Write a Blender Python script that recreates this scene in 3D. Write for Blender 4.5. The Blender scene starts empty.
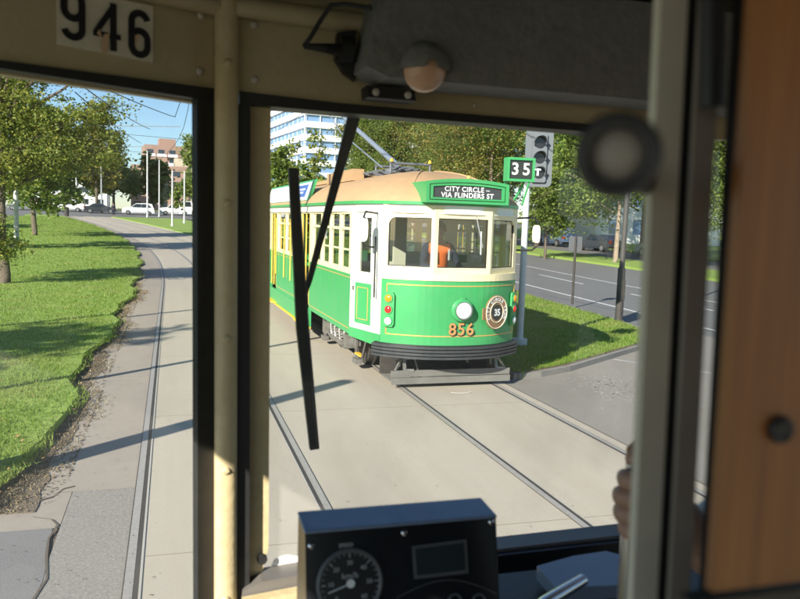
import bpy, math, random
import numpy as np
from math import sin, cos, pi, radians, sqrt, atan2
from mathutils import Vector, Matrix

S = bpy.context.scene
COL = S.collection
R = radians
random.seed(7); rng = np.random.default_rng(7)

# ------------------------------------------------------------------ camera
YAW, PITCH, ROLL, CAMZ, FPX = R(16.669), R(5.8), R(1.859), 2.328, 770.0
_f = Vector((sin(YAW)*cos(PITCH), cos(YAW)*cos(PITCH), -sin(PITCH)))
_r = Vector((cos(YAW), -sin(YAW), 0)); _u = _r.cross(_f)
CR = _r*cos(ROLL) + _u*sin(ROLL); CU = -_r*sin(ROLL) + _u*cos(ROLL); CF = _f
cam_d = bpy.data.cameras.new('camera'); cam = bpy.data.objects.new('camera', cam_d); COL.objects.link(cam)
cam.matrix_world = Matrix(((CR.x, CU.x, -CF.x, 0), (CR.y, CU.y, -CF.y, 0), (CR.z, CU.z, -CF.z, CAMZ), (0, 0, 0, 1)))
cam_d.sensor_width = 36; cam_d.lens = 36*FPX/800; cam_d.clip_start = .02; cam_d.clip_end = 3000
cam_d.dof.use_dof = True; cam_d.dof.focus_distance = 5.0; cam_d.dof.aperture_fstop = 8.0
S.camera = cam
# ------------------------------------------------------------------ sky, sun, exposure
SUN_EL, SUN_AZ = R(26), R(228)          # the sun stands behind and to the left
w = bpy.data.worlds.new('World'); S.world = w; w.use_nodes = True
nt = w.node_tree; bg = nt.nodes['Background']
sky = nt.nodes.new('ShaderNodeTexSky'); sky.sky_type = 'NISHITA'; sky.sun_disc = False
sky.sun_elevation = SUN_EL; sky.sun_rotation = SUN_AZ; sky.air_density = 1.0; sky.dust_density = .15; sky.ozone_density = 4.5
nt.links.new(sky.outputs[0], bg.inputs[0]); bg.inputs[1].default_value = .082
sl = bpy.data.lights.new('sun', 'SUN'); sl.energy = 4.8; sl.angle = R(.5); sl.color = (1, .94, .84)
so = bpy.data.objects.new('sun', sl); COL.objects.link(so)
tosun = Vector((sin(SUN_AZ)*cos(SUN_EL), cos(SUN_AZ)*cos(SUN_EL), sin(SUN_EL)))
so.rotation_euler = tosun.to_track_quat('Z', 'Y').to_euler(); so.location = (-20, -20, 30)
S.view_settings.view_transform = 'Standard'; S.view_settings.look = 'None'
S.view_settings.gamma = 1; S.view_settings.exposure = 1.2; S.view_settings.use_curve_mapping = False
S.render.engine = 'CYCLES'
try:
    S.cycles.max_bounces = 8; S.cycles.transparent_max_bounces = 24; S.cycles.glossy_bounces = 3
except Exception: pass

# ------------------------------------------------------------------ helpers
def ray(x, y): return CF + CR*((x-400)/FPX) - CU*((y-299.5)/FPX)
def atY(x, y, Y):
    d = ray(x, y); return d*(Y/d.y) + Vector((0, 0, CAMZ))
def atP(x, y, P, N):
    d = ray(x, y); o = Vector((0, 0, CAMZ)); t = (P-o).dot(N)/d.dot(N); return o + d*t
def tz(Y):
    t = max(0, Y-20); return 2e-4*t*t if t < 120 else 2.88 + .004*(t-120)
def cdx(Y): return -.0018*max(0, Y-25)**2 if Y < 130 else -19.8-.378*(Y-130)

def mat(name, col, rough=.6, metal=0, spec=.5, noise=None, bump=0, bscale=40, emit=None, coat=0, coord='Object'):
    m = bpy.data.materials.new(name); m.use_nodes = True; n = m.node_tree; b = n.nodes['Principled BSDF']
    b.inputs['Base Color'].default_value = (*col, 1); b.inputs['Roughness'].default_value = rough
    b.inputs['Metallic'].default_value = metal; b.inputs['Specular IOR Level'].default_value = spec
    if coat: b.inputs['Coat Weight'].default_value = coat; b.inputs['Coat Roughness'].default_value = .08
    tc = n.nodes.new('ShaderNodeTexCoord')
    if noise:                                    # list of (scale, amount, colour2)
        prev = None
        for sc, am, c2 in noise:
            t = n.nodes.new('ShaderNodeTexNoise'); t.inputs['Scale'].default_value = sc; t.inputs['Detail'].default_value = 6
            t.inputs['Roughness'].default_value = .62
            n.links.new(tc.outputs[coord], t.inputs['Vector'])
            rp = n.nodes.new('ShaderNodeValToRGB'); rp.color_ramp.elements[0].position = .38; rp.color_ramp.elements[1].position = .66
            rp.color_ramp.elements[0].color = (0, 0, 0, 1); rp.color_ramp.elements[1].color = (am, am, am, 1)
            n.links.new(t.outputs['Fac'], rp.inputs[0])
            mx = n.nodes.new('ShaderNodeMix'); mx.data_type = 'RGBA'
            n.links.new(rp.outputs[0], mx.inputs[0])
            if prev is None: mx.inputs[6].default_value = (*col, 1)
            else: n.links.new(prev, mx.inputs[6])
            mx.inputs[7].default_value = (*c2, 1); prev = mx.outputs[2]
        n.links.new(prev, b.inputs['Base Color'])
    if bump:
        t = n.nodes.new('ShaderNodeTexNoise'); t.inputs['Scale'].default_value = bscale; t.inputs['Detail'].default_value = 5
        n.links.new(tc.outputs[coord], t.inputs['Vector'])
        bp = n.nodes.new('ShaderNodeBump'); bp.inputs['Strength'].default_value = bump; bp.inputs['Distance'].default_value = .02
        n.links.new(t.outputs['Fac'], bp.inputs['Height']); n.links.new(bp.outputs[0], b.inputs['Normal'])
    if emit: b.inputs['Emission Color'].default_value = (*emit[0], 1); b.inputs['Emission Strength'].default_value = emit[1]
    return m

def glass(name, tint=(1, 1, 1), refl=.08, rough=.0, veil=0):
    m = bpy.data.materials.new(name); m.use_nodes = True; n = m.node_tree; n.nodes.clear()
    o = n.nodes.new('ShaderNodeOutputMaterial'); t = n.nodes.new('ShaderNodeBsdfTransparent'); t.inputs[0].default_value = (*tint, 1)
    g = n.nodes.new('ShaderNodeBsdfGlossy'); g.inputs['Roughness'].default_value = rough
    l = n.nodes.new('ShaderNodeLayerWeight'); l.inputs['Blend'].default_value = .25
    mr = n.nodes.new('ShaderNodeMapRange'); mr.inputs['To Min'].default_value = refl; mr.inputs['To Max'].default_value = min(.9, refl+.5)
    n.links.new(l.outputs['Fresnel'], mr.inputs['Value'])
    x = n.nodes.new('ShaderNodeMixShader'); n.links.new(mr.outputs[0], x.inputs[0]); n.links.new(t.outputs[0], x.inputs[1]); n.links.new(g.outputs[0], x.inputs[2])
    out = x.outputs[0]
    if veil:  # pale uneven veil mixed in, standing for haze and glare on the glass
        d = n.nodes.new('ShaderNodeBsdfDiffuse'); d.inputs[0].default_value = (.6, .57, .5, 1)
        tc = n.nodes.new('ShaderNodeTexCoord'); nz = n.nodes.new('ShaderNodeTexNoise'); nz.inputs['Scale'].default_value = 5; nz.inputs['Detail'].default_value = 8
        n.links.new(tc.outputs['Object'], nz.inputs['Vector'])
        m2 = n.nodes.new('ShaderNodeMapRange'); m2.inputs['From Min'].default_value = .45; m2.inputs['From Max'].default_value = .8
        m2.inputs['To Min'].default_value = veil*.35; m2.inputs['To Max'].default_value = veil*2
        n.links.new(nz.outputs['Fac'], m2.inputs['Value'])
        y = n.nodes.new('ShaderNodeMixShader'); n.links.new(m2.outputs[0], y.inputs[0]); n.links.new(out, y.inputs[1]); n.links.new(d.outputs[0], y.inputs[2]); out = y.outputs[0]
    n.links.new(out, o.inputs[0]); return m

def leafmat(name, cols, trans=.42, patch=None, ps=.5):
    m = bpy.data.materials.new(name); m.use_nodes = True; n = m.node_tree; n.nodes.clear()
    o = n.nodes.new('ShaderNodeOutputMaterial'); g = n.nodes.new('ShaderNodeNewGeometry')
    rp = n.nodes.new('ShaderNodeValToRGB'); e = rp.color_ramp.elements
    for i, (p, c) in enumerate(cols):
        if i < 2: e[i].position = p; e[i].color = (*c, 1)
        else:
            k = e.new(p); k.color = (*c, 1)
    n.links.new(g.outputs['Random Per Island'], rp.inputs[0])
    d = n.nodes.new('ShaderNodeBsdfPrincipled'); d.inputs['Roughness'].default_value = .5; d.inputs['Specular IOR Level'].default_value = .35
    t = n.nodes.new('ShaderNodeBsdfTranslucent')
    out = rp.outputs[0]
    if patch:
        tc = n.nodes.new('ShaderNodeTexCoord'); nz = n.nodes.new('ShaderNodeTexNoise'); nz.inputs['Scale'].default_value = ps; nz.inputs['Detail'].default_value = 4
        r2 = n.nodes.new('ShaderNodeMapRange'); r2.inputs['From Min'].default_value = .48; r2.inputs['From Max'].default_value = .68; r2.inputs['To Max'].default_value = .75
        mx = n.nodes.new('ShaderNodeMix'); mx.data_type = 'RGBA'; mx.inputs[7].default_value = (*patch, 1)
        n.links.new(tc.outputs['Object'], nz.inputs['Vector']); n.links.new(nz.outputs['Fac'], r2.inputs['Value']); n.links.new(r2.outputs[0], mx.inputs[0]); n.links.new(out, mx.inputs[6]); out = mx.outputs[2]
    n.links.new(out, d.inputs['Base Color']); n.links.new(out, t.inputs[0])
    x = n.nodes.new('ShaderNodeMixShader'); x.inputs[0].default_value = trans
    n.links.new(d.outputs[0], x.inputs[1]); n.links.new(t.outputs[0], x.inputs[2]); n.links.new(x.outputs[0], o.inputs[0]); return m

class MB:
    def __init__(s): s.v = []; s.f = []
    def quad(s, a, b, c, d): return s.poly([a, b, c, d])
    def poly(s, pts):
        k = len(s.v); s.v += [tuple(p) for p in pts]; s.f.append(tuple(range(k, k+len(pts)))); return s
    def box(s, c, size, M=None):
        x, y, z = [a/2 for a in size]; c = Vector(c); k = len(s.v)
        for dx, dy, dz in [(-x,-y,-z),(x,-y,-z),(x,y,-z),(-x,y,-z),(-x,-y,z),(x,-y,z),(x,y,z),(-x,y,z)]:
            p = Vector((dx, dy, dz)); p = (M @ p if M else p) + c; s.v.append(tuple(p))
        s.f += [tuple(k+i for i in q) for q in [(0,3,2,1),(4,5,6,7),(0,1,5,4),(1,2,6,5),(2,3,7,6),(3,0,4,7)]]; return s
    def b2(s, p, q):                              # box from min to max corner
        return s.box([(a+b)/2 for a, b in zip(p, q)], [abs(b-a) for a, b in zip(p, q)])
    def bar(s, a, b, wx, wz=None, up=(0, 0, 1)):  # rectangular bar between two points
        a = Vector(a); b = Vector(b); wz = wz or wx; d = (b-a); L = d.length
        if L < 1e-6: return s
        z = d/L; u = Vector(up)
        if abs(z.dot(u)) > .98: u = Vector((0, 1, 0))
        x = u.cross(z).normalized(); y = z.cross(x)
        return s.box((a+b)/2, (wx, wz, L), Matrix((x, y, z)).transposed())
    def prism(s, pts, d):                         # polygon extruded along vector d
        k = len(s.v); n = len(pts); d = Vector(d)
        s.v += [tuple(p) for p in pts] + [tuple(Vector(p)+d) for p in pts]
        s.f.append(tuple(range(k, k+n))); s.f.append(tuple(range(k+2*n-1, k+n-1, -1)))
        for i in range(n):
            j = (i+1) % n; s.f.append((k+j, k+i, k+n+i, k+n+j))
        return s
    def tube(s, pts, rad, n=8, cap=True):
        pts = [Vector(p) for p in pts]; rad = rad if hasattr(rad, '__len__') else [rad]*len(pts)
        k0 = len(s.v); up = Vector((.13, .21, .97))
        for i, p in enumerate(pts):
            t = (pts[min(i+1, len(pts)-1)] - pts[max(i-1, 0)]).normalized()
            if abs(t.dot(up)) > .97: up2 = Vector((1, 0, 0))
            else: up2 = up
            x = t.cross(up2).normalized(); y = t.cross(x)
            if i and (x.dot(px_)) < 0: x = -x; y = -y
            px_ = x
            for j in range(n):
                a = 2*pi*j/n; s.v.append(tuple(p + x*cos(a)*rad[i] + y*sin(a)*rad[i]))
        for i in range(len(pts)-1):
            for j in range(n):
                a = k0+i*n+j; b = k0+i*n+(j+1) % n; s.f.append((a, b, b+n, a+n))
        if cap: s.f.append(tuple(k0+j for j in reversed(range(n)))); s.f.append(tuple(k0+(len(pts)-1)*n+j for j in range(n)))
        return s
    def disc(s, c, nrm, r, t, n=20):              # short cylinder centred on c, axis nrm, thickness t
        nrm = Vector(nrm).normalized(); c = Vector(c); return s.tube([c-nrm*t/2, c+nrm*t/2], r, n)
    def torus(s, c, nrm, R_, r, n=32, m=10):
        nrm = Vector(nrm).normalized(); a = Vector((0, 0, 1)) if abs(nrm.z) < .9 else Vector((1, 0, 0))
        x = nrm.cross(a).normalized(); y = nrm.cross(x); c = Vector(c); k = len(s.v)
        for i in range(n):
            t = 2*pi*i/n; e = x*cos(t)+y*sin(t)
            for j in range(m):
                p = 2*pi*j/m; s.v.append(tuple(c + e*(R_+r*cos(p)) + nrm*r*sin(p)))
        for i in range(n):
            for j in range(m):
                s.f.append((k+i*m+j, k+((i+1) % n)*m+j, k+((i+1) % n)*m+(j+1) % m, k+i*m+(j+1) % m))
        return s
    def dome(s, c, nrm, r, h, n=20, m=6):
        nrm = Vector(nrm).normalized(); a = Vector((0, 0, 1)) if abs(nrm.z) < .9 else Vector((1, 0, 0))
        x = nrm.cross(a).normalized(); y = nrm.cross(x); c = Vector(c); k = len(s.v)
        for i in range(m):
            t = (pi/2)*i/m
            for j in range(n):
                p = 2*pi*j/n; s.v.append(tuple(c+(x*cos(p)+y*sin(p))*r*cos(t)+nrm*h*sin(t)))
        s.v.append(tuple(c+nrm*h))
        for i in range(m-1):
            for j in range(n): s.f.append((k+i*n+j, k+i*n+(j+1) % n, k+(i+1)*n+(j+1) % n, k+(i+1)*n+j))
        for j in range(n): s.f.append((k+(m-1)*n+j, k+(m-1)*n+(j+1) % n, k+m*n))
        s.f.append(tuple(k+j for j in reversed(range(n)))); return s
    def plate(s, P, Q, z0, z1, holes, t):         # vertical plate P->Q (2-D), holes (a,b,z0,z1) in metres along it, thickness t inward (left of P->Q)
        P = Vector((P[0], P[1])); Q = Vector((Q[0], Q[1])); L = (Q-P).length; d = (Q-P)/L; nn = Vector((-d.y, d.x))
        xs = sorted({0, L, *[h[0] for h in holes], *[h[1] for h in holes]}); zs = sorted({z0, z1, *[h[2] for h in holes], *[h[3] for h in holes]})
        def solid(i, j):
            if i < 0 or j < 0 or i >= len(xs)-1 or j >= len(zs)-1: return False
            cx = (xs[i]+xs[i+1])/2; cz = (zs[j]+zs[j+1])/2
            return not any(h[0] < cx < h[1] and h[2] < cz < h[3] for h in holes)
        def pt(x, z, k): q = P+d*x+nn*(t*k); return (q.x, q.y, z)
        for i in range(len(xs)-1):
            for j in range(len(zs)-1):
                if not solid(i, j): continue
                a, b, c, e = xs[i], xs[i+1], zs[j], zs[j+1]
                s.quad(pt(a,c,0), pt(b,c,0), pt(b,e,0), pt(a,e,0)); s.quad(pt(a,c,1), pt(a,e,1), pt(b,e,1), pt(b,c,1))
                if not solid(i-1, j): s.quad(pt(a,c,1), pt(a,c,0), pt(a,e,0), pt(a,e,1))
                if not solid(i+1, j): s.quad(pt(b,c,0), pt(b,c,1), pt(b,e,1), pt(b,e,0))
                if not solid(i, j-1): s.quad(pt(a,c,1), pt(b,c,1), pt(b,c,0), pt(a,c,0))
                if not solid(i, j+1): s.quad(pt(a,e,0), pt(b,e,0), pt(b,e,1), pt(a,e,1))
        return s
    def xf(s, M):
        s.v = [tuple(M @ Vector(p)) for p in s.v]; return s
    def build(s, name, m, parent=None, smooth=False, world=False):
        me = bpy.data.meshes.new(name); me.from_pydata(s.v, [], s.f); me.materials.append(m)
        if smooth:
            me.polygons.foreach_set('use_smooth', [True]*len(me.polygons))
        me.update(); o = bpy.data.objects.new(name, me); COL.objects.link(o)
        if smooth:
            try: me.set_sharp_from_angle(angle=R(40))
            except Exception: pass
        if parent:
            o.parent = parent
            if world: o.matrix_parent_inverse = Matrix.Translation(-Vector(parent.location))
        return o

def weld(o, d=1e-4):
    import bmesh
    b = bmesh.new(); b.from_mesh(o.data); bmesh.ops.remove_doubles(b, verts=b.verts, dist=d); bmesh.ops.recalc_face_normals(b, faces=b.faces); b.to_mesh(o.data); b.free(); return o
def tag(o, label=None, cat=None, group=None, kind=None):
    if label: o['label'] = label
    if cat: o['category'] = cat
    if group: o['group'] = group
    if kind: o['kind'] = kind
    return o
def empty(name, label, cat, loc=(0, 0, 0), rz=0, group=None):
    o = bpy.data.objects.new(name, None); o.empty_display_size = .3; COL.objects.link(o); o.location = loc; o.rotation_euler = (0, 0, rz)
    return tag(o, label, cat, group)
def copy_tree(o, parent=None):
    c = o.copy(); COL.objects.link(c); c.parent = parent
    for ch in list(o.children): copy_tree(ch, c)
    return c
def text_mesh(txt, size, extrude=.001, bold=0.0, spacing=1.0, align='CENTER'):
    cu = bpy.data.curves.new('txt', 'FONT'); cu.body = txt; cu.size = size; cu.extrude = extrude; cu.offset = bold
    cu.align_x = align; cu.align_y = 'CENTER'; cu.space_character = spacing; cu.resolution_u = 4
    o = bpy.data.objects.new('txt', cu); COL.objects.link(o); bpy.context.view_layer.update()
    me = bpy.data.meshes.new_from_object(o.evaluated_get(bpy.context.evaluated_depsgraph_get()))
    b = MB(); b.v = [tuple(v.co) for v in me.vertices]; b.f = [tuple(p.vertices) for p in me.polygons]
    bpy.data.objects.remove(o); bpy.data.curves.remove(cu); bpy.data.meshes.remove(me); return b
def frame3(o, x, y, z=None):                      # matrix from origin and axes
    x = Vector(x).normalized(); y = Vector(y).normalized(); z = Vector(z).normalized() if z else x.cross(y); o = Vector(o)
    return Matrix(((x.x, y.x, z.x, o.x), (x.y, y.y, z.y, o.y), (x.z, y.z, z.z, o.z), (0, 0, 0, 1)))

# ------------------------------------------------------------------ materials
M = {}
M['concrete'] = mat('concrete', (.49,.43,.335), .85, noise=[(.35,.5,(.44,.385,.30)), (2.2,.45,(.45,.40,.33)), (60,.5,(.32,.29,.24)), (.12,.5,(.45,.40,.32)), (9,.35,(.42,.365,.285))], bump=.12, bscale=260)
_n = M['concrete'].node_tree; _b = _n.nodes['Principled BSDF']; _src = _b.inputs['Base Color'].links[0].from_socket
_tc = _n.nodes.new('ShaderNodeTexCoord'); _mp = _n.nodes.new('ShaderNodeMapping'); _mp.inputs['Scale'].default_value = (2.6, .10, 1)
_nz = _n.nodes.new('ShaderNodeTexNoise'); _nz.inputs['Scale'].default_value = 1.3; _nz.inputs['Detail'].default_value = 8; _nz.inputs['Roughness'].default_value = .7
_mr = _n.nodes.new('ShaderNodeMapRange'); _mr.inputs['From Min'].default_value = .42; _mr.inputs['From Max'].default_value = .68; _mr.inputs['To Max'].default_value = .6
_mx = _n.nodes.new('ShaderNodeMix'); _mx.data_type = 'RGBA'; _mx.inputs[7].default_value = (.40,.34,.26,1)
_n.links.new(_tc.outputs['Object'], _mp.inputs[0]); _n.links.new(_mp.outputs[0], _nz.inputs['Vector']); _n.links.new(_nz.outputs['Fac'], _mr.inputs['Value']); _n.links.new(_mr.outputs[0], _mx.inputs[0]); _n.links.new(_src, _mx.inputs[6]); _n.links.new(_mx.outputs[2], _b.inputs['Base Color'])
M['concrete2'] = mat('weathered_concrete', (.34,.29,.235), .9, noise=[(.6,.6,(.28,.24,.20)), (7,.35,(.39,.34,.28)), (70,.5,(.25,.22,.18))], bump=.2, bscale=240)
M['aggregate'] = mat('exposed_aggregate', (.29,.265,.23), .92, noise=[(1.1,.4,(.24,.22,.19)), (45,.9,(.42,.39,.34)), (90,.7,(.13,.12,.105))], bump=.35, bscale=230)
M['asphalt'] = mat('asphalt', (.135,.132,.128), .88, noise=[(.3,.6,(.16,.157,.15)), (3,.4,(.11,.108,.105)), (80,.7,(.19,.187,.18))], bump=.15, bscale=260)
M['asphalt_pale'] = mat('pale_asphalt', (.25,.225,.19), .9, noise=[(.5,.5,(.20,.18,.155)), (2.5,.5,(.28,.255,.215)), (60,.6,(.16,.145,.125)), (95,.4,(.36,.33,.28))], bump=.2, bscale=240)
M['patch'] = mat('grey_patch', (.17,.165,.158), .9, noise=[(1.5,.5,(.13,.125,.12)), (90,.8,(.25,.24,.23))], bump=.2, bscale=240)
M['soil'] = mat('soil', (.15,.115,.08), .95, noise=[(3,.6,(.23,.185,.135)), (35,.7,(.07,.052,.035)), (120,.5,(.28,.23,.17))], bump=1, bscale=90)
M['grass'] = mat('grass', (.20,.31,.045), .95, noise=[(.5,.6,(.26,.33,.07)), (4,.5,(.16,.26,.038)), (30,.6,(.27,.36,.08))], bump=.6, bscale=60)
M['ground'] = mat('ground', (.11,.13,.06), .95, noise=[(.05,.6,(.15,.14,.1))])
M['kerb'] = mat('kerb_stone', (.24,.225,.2), .9, noise=[(4,.6,(.17,.16,.14)), (40,.5,(.3,.28,.25))], bump=.3)
M['paint'] = mat('road_paint', (.72,.72,.70), .8, noise=[(6,.7,(.4,.4,.39)), (50,.5,(.5,.5,.48))])
M['rail'] = mat('rail_steel', (.40,.37,.33), .55, .15, noise=[(30,.5,(.25,.23,.21))])
M['groove'] = mat('rail_groove', (.05,.045,.04), .8)
M['railside'] = mat('rail_edge', (.42,.39,.34), .7, 0)
M['green'] = mat('tram_green', (.035,.335,.095), .38, noise=[(.9,.4,(.05,.36,.12)), (9,.25,(.04,.28,.08)), (3,.3,(.10,.32,.14)), (45,.2,(.12,.27,.13))], coat=.06, bump=.04, bscale=3)
M['cream'] = mat('tram_cream', (.80,.70,.42), .4, noise=[(2,.3,(.74,.64,.38)), (14,.2,(.66,.56,.34))])
M['white'] = mat('tram_white', (.80,.77,.66), .4, noise=[(3,.3,(.72,.68,.56))])
M['gold'] = mat('gold_lining', (.62,.40,.12), .4, .2)
M['roof'] = mat('roof_tan', (.43,.27,.135), .75, noise=[(1.2,.6,(.36,.23,.12)), (10,.4,(.54,.34,.17)), (40,.3,(.40,.26,.14))], bump=.15, bscale=30)
M['black'] = mat('black_rubber', (.012,.012,.013), .5, noise=[(20,.4,(.03,.028,.026))])
M['bumper'] = mat('bumper_black', (.02,.022,.024), .38)
M['bumperslat'] = mat('bumper_slat', (.05,.055,.06), .42, .3, noise=[(12,.5,(.09,.09,.088))])
M['under'] = mat('underframe', (.045,.04,.036), .8, noise=[(6,.6,(.09,.075,.06)), (30,.4,(.02,.02,.02))])
M['steel'] = mat('worn_steel', (.28,.27,.25), .5, .6, noise=[(10,.6,(.16,.14,.12))])
M['timber_grey'] = mat('weathered_timber', (.16,.155,.14), .85, noise=[(5,.6,(.1,.095,.085)), (40,.5,(.22,.21,.19))])
M['yellow'] = mat('yellow_paint', (.80,.46,.04), .5)
M['railyellow'] = mat('handrail_yellow', (.78,.5,.07), .4)
M['amber'] = mat('amber_lens', (.85,.26,.01), .15, coat=.6)
M['red'] = mat('red_lens', (.65,.02,.015), .15, coat=.6)
M['lamp'] = mat('white_lens', (.85,.86,.82), .12, coat=.6)
M['textwhite'] = mat('white_lettering', (.82,.82,.80), .6)
M['badge'] = mat('badge_brown', (.27,.16,.075), .45)
M['badgecream'] = mat('badge_cream', (.78,.70,.52), .45)
M['badgeblack'] = mat('badge_black', (.03,.035,.03), .4)
M['tglass'] = glass('tram_glass', (.84,.88,.86), .15)
M['interior'] = mat('saloon_cream', (.72,.68,.52), .6)
M['seatgreen'] = mat('seat_green', (.05,.16,.07), .6)
M['galv'] = mat('galvanised', (.42,.43,.43), .45, .4, noise=[(6,.4,(.33,.34,.34))])
M['polewhite'] = mat('pole_white', (.62,.62,.60), .6, noise=[(3,.5,(.45,.45,.43)), (20,.3,(.7,.7,.68))])
M['poledark'] = mat('pole_dark', (.035,.032,.03), .7, noise=[(5,.5,(.07,.06,.05))])
M['siggrey'] = mat('signal_backing', (.13,.145,.155), .55)
M['sigblack'] = mat('signal_black', (.025,.027,.03), .5)
M['siglens'] = mat('dark_lens', (.02,.02,.022), .12)
M['siglit'] = mat('lit_t', (.9,.9,.9), .4, emit=((1, 1, 1), 1.4))
M['signback'] = mat('sign_back', (.20,.205,.21), .5, .4, noise=[(5,.4,(.15,.15,.155))])
M['wire'] = mat('wire', (.03,.03,.03), .5)
M['bark'] = mat('bark', (.12,.095,.07), .95, noise=[(3,.6,(.2,.165,.125)), (20,.6,(.06,.045,.035))], bump=1, bscale=18)
M['barkbrown'] = mat('mottled_bark', (.24,.18,.13), .9, noise=[(2.5,.7,(.13,.10,.075)), (9,.6,(.33,.27,.2))], bump=.8, bscale=14)
M['barkpale'] = mat('pale_bark', (.36,.33,.28), .9, noise=[(2.5,.7,(.2,.17,.13)), (15,.5,(.46,.43,.37))], bump=.8, bscale=14)
M['leaf_left'] = leafmat('leaf_left', [(0,(.09,.14,.03)), (1,(.44,.40,.08)), (.4,(.18,.24,.045)), (.75,(.30,.34,.06))], .5, (.32,.33,.07), .9)
M['leaf_plane'] = leafmat('leaf_plane', [(0,(.07,.13,.03)), (1,(.50,.31,.09)), (.4,(.14,.22,.04)), (.72,(.24,.29,.055)), (.9,(.40,.32,.08))], .48, (.36,.27,.08), .3)
M['leaf_green'] = leafmat('leaf_green', [(0,(.08,.14,.03)), (1,(.31,.37,.075)), (.5,(.17,.25,.045))], .5, (.26,.30,.065), .5)
M['leaf_dark'] = leafmat('leaf_dark', [(0,(.05,.09,.025)), (1,(.18,.24,.055)), (.5,(.10,.155,.035))], .45, (.15,.19,.045), .4)
M['leaf_gold'] = leafmat('leaf_gold', [(0,(.12,.15,.03)), (1,(.5,.36,.08)), (.6,(.27,.26,.05))], .45, (.38,.3,.07), .3)
M['blade'] = leafmat('blade', [(0,(.11,.20,.025)), (1,(.44,.40,.16)), (.5,(.21,.33,.045)), (.93,(.30,.39,.07))], .5, (.32,.34,.10), .8)
M['litter'] = leafmat('litter', [(0,(.16,.09,.035)), (1,(.4,.25,.1))], .1)
# inside of our own tram
M['cabcream'] = mat('cab_cream', (.50,.42,.25), .5, noise=[(4,.5,(.43,.355,.205)), (25,.3,(.36,.29,.16)), (1.3,.4,(.54,.46,.28))], bump=.08, bscale=60)
M['cabyellow'] = mat('cab_pillar_cream', (.58,.48,.28), .42, noise=[(9,.5,(.52,.41,.2)), (40,.3,(.4,.3,.15))], bump=.1, bscale=80)
M['cabgreen'] = mat('cab_ceiling_green', (.03,.07,.05), .5, noise=[(6,.4,(.02,.045,.035))])
M['rubber'] = mat('window_rubber', (.014,.014,.014), .55, noise=[(30,.5,(.03,.028,.025))])
M['dark'] = mat('cab_black', (.012,.012,.014), .45)
M['boxgrey'] = mat('roller_box_grey', (.26,.265,.24), .85, noise=[(5,.6,(.19,.195,.18)), (14,.5,(.31,.31,.285)), (60,.4,(.17,.17,.16))], bump=.3, bscale=45)
M['alu'] = mat('aluminium_frame', (.62,.58,.48), .55, .1, noise=[(6,.4,(.27,.25,.21))])
M['alu2'] = mat('brown_frame', (.30,.26,.22), .55, noise=[(6,.4,(.13,.115,.095))])
M['console'] = mat('console_black', (.014,.015,.018), .22, noise=[(14,.3,(.02,.022,.025))])
M['consoletop'] = mat('console_lid', (.22,.29,.40), .28, noise=[(14,.4,(.075,.125,.23))])
M['chrome'] = mat('chrome', (.7,.7,.7), .2, 1)
M['dial'] = mat('dial_face', (.02,.02,.022), .35)
M['screen'] = mat('screen_glass', (.03,.04,.042), .12)
M['bezel'] = mat('grey_bezel', (.10,.105,.11), .4)
M['print'] = mat('white_print', (.45,.46,.46), .6)
M['sticker'] = mat('paper_sticker', (.8,.8,.78), .8, noise=[(60,.6,(.6,.6,.62))])
M['sill'] = mat('sill_metal', (.20,.185,.165), .5, .3, noise=[(8,.5,(.14,.13,.115))])
M['domelamp'] = mat('dome_lamp_lens', (.80,.50,.32), .3, coat=.5)
M['skypanel'] = mat('sky_tinted_plate', (.20,.27,.36), .3, noise=[(12,.4,(.15,.2,.28))])  # metal plate; blue of the reflected sky is put into its base colour
M['windscreen'] = glass('windscreen', (.97,.98,.97), .015, veil=.085)  # haze veil put into the glass to soften the contrast outside
M['wood'] = None
def wood():
    m = bpy.data.materials.new('varnished_wood'); m.use_nodes = True; n = m.node_tree; b = n.nodes['Principled BSDF']
    tc = n.nodes.new('ShaderNodeTexCoord'); mp = n.nodes.new('ShaderNodeMapping'); mp.inputs['Scale'].default_value = (90, 90, 3.0)
    nz = n.nodes.new('ShaderNodeTexNoise'); nz.inputs['Scale'].default_value = 1.6; nz.inputs['Detail'].default_value = 7; nz.inputs['Distortion'].default_value = .6
    rp = n.nodes.new('ShaderNodeValToRGB'); e = rp.color_ramp.elements
    e[0].position = .3; e[0].color = (.19,.068,.016,1); e[1].position = .72; e[1].color = (.32,.125,.034,1)
    n.links.new(tc.outputs['Object'], mp.inputs[0]); n.links.new(mp.outputs[0], nz.inputs['Vector']); n.links.new(nz.outputs['Fac'], rp.inputs[0]); n.links.new(rp.outputs[0], b.inputs['Base Color'])
    b.inputs['Roughness'].default_value = .4; return m
M['wood'] = wood()
M['skin'] = mat('skin', (.42,.24,.16), .55); M['hivis'] = mat('hi_vis_orange', (1.0,.20,.03), .7); M['navy'] = mat('navy_cloth', (.02,.025,.045), .9)
M['hair'] = mat('hair', (.05,.035,.025), .8); M['reflect'] = mat('reflective_tape', (.6,.62,.6), .4)
M['carglass'] = mat('dark_window', (.03,.04,.055), .1, spec=.8)
M['officewhite'] = mat('office_white', (.80,.80,.78), .7); M['officeglass'] = mat('office_glass', (.16,.27,.46), .2, noise=[(.1,.4,(.30,.42,.58))], spec=.8)  # glass blue includes the sky's reflection, put into the base colour
M['brickred'] = mat('brick_red', (.34,.22,.17), .85, noise=[(.6,.4,(.30,.19,.15))]); M['creamwall'] = mat('cream_wall', (.55,.47,.34), .85)

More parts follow.
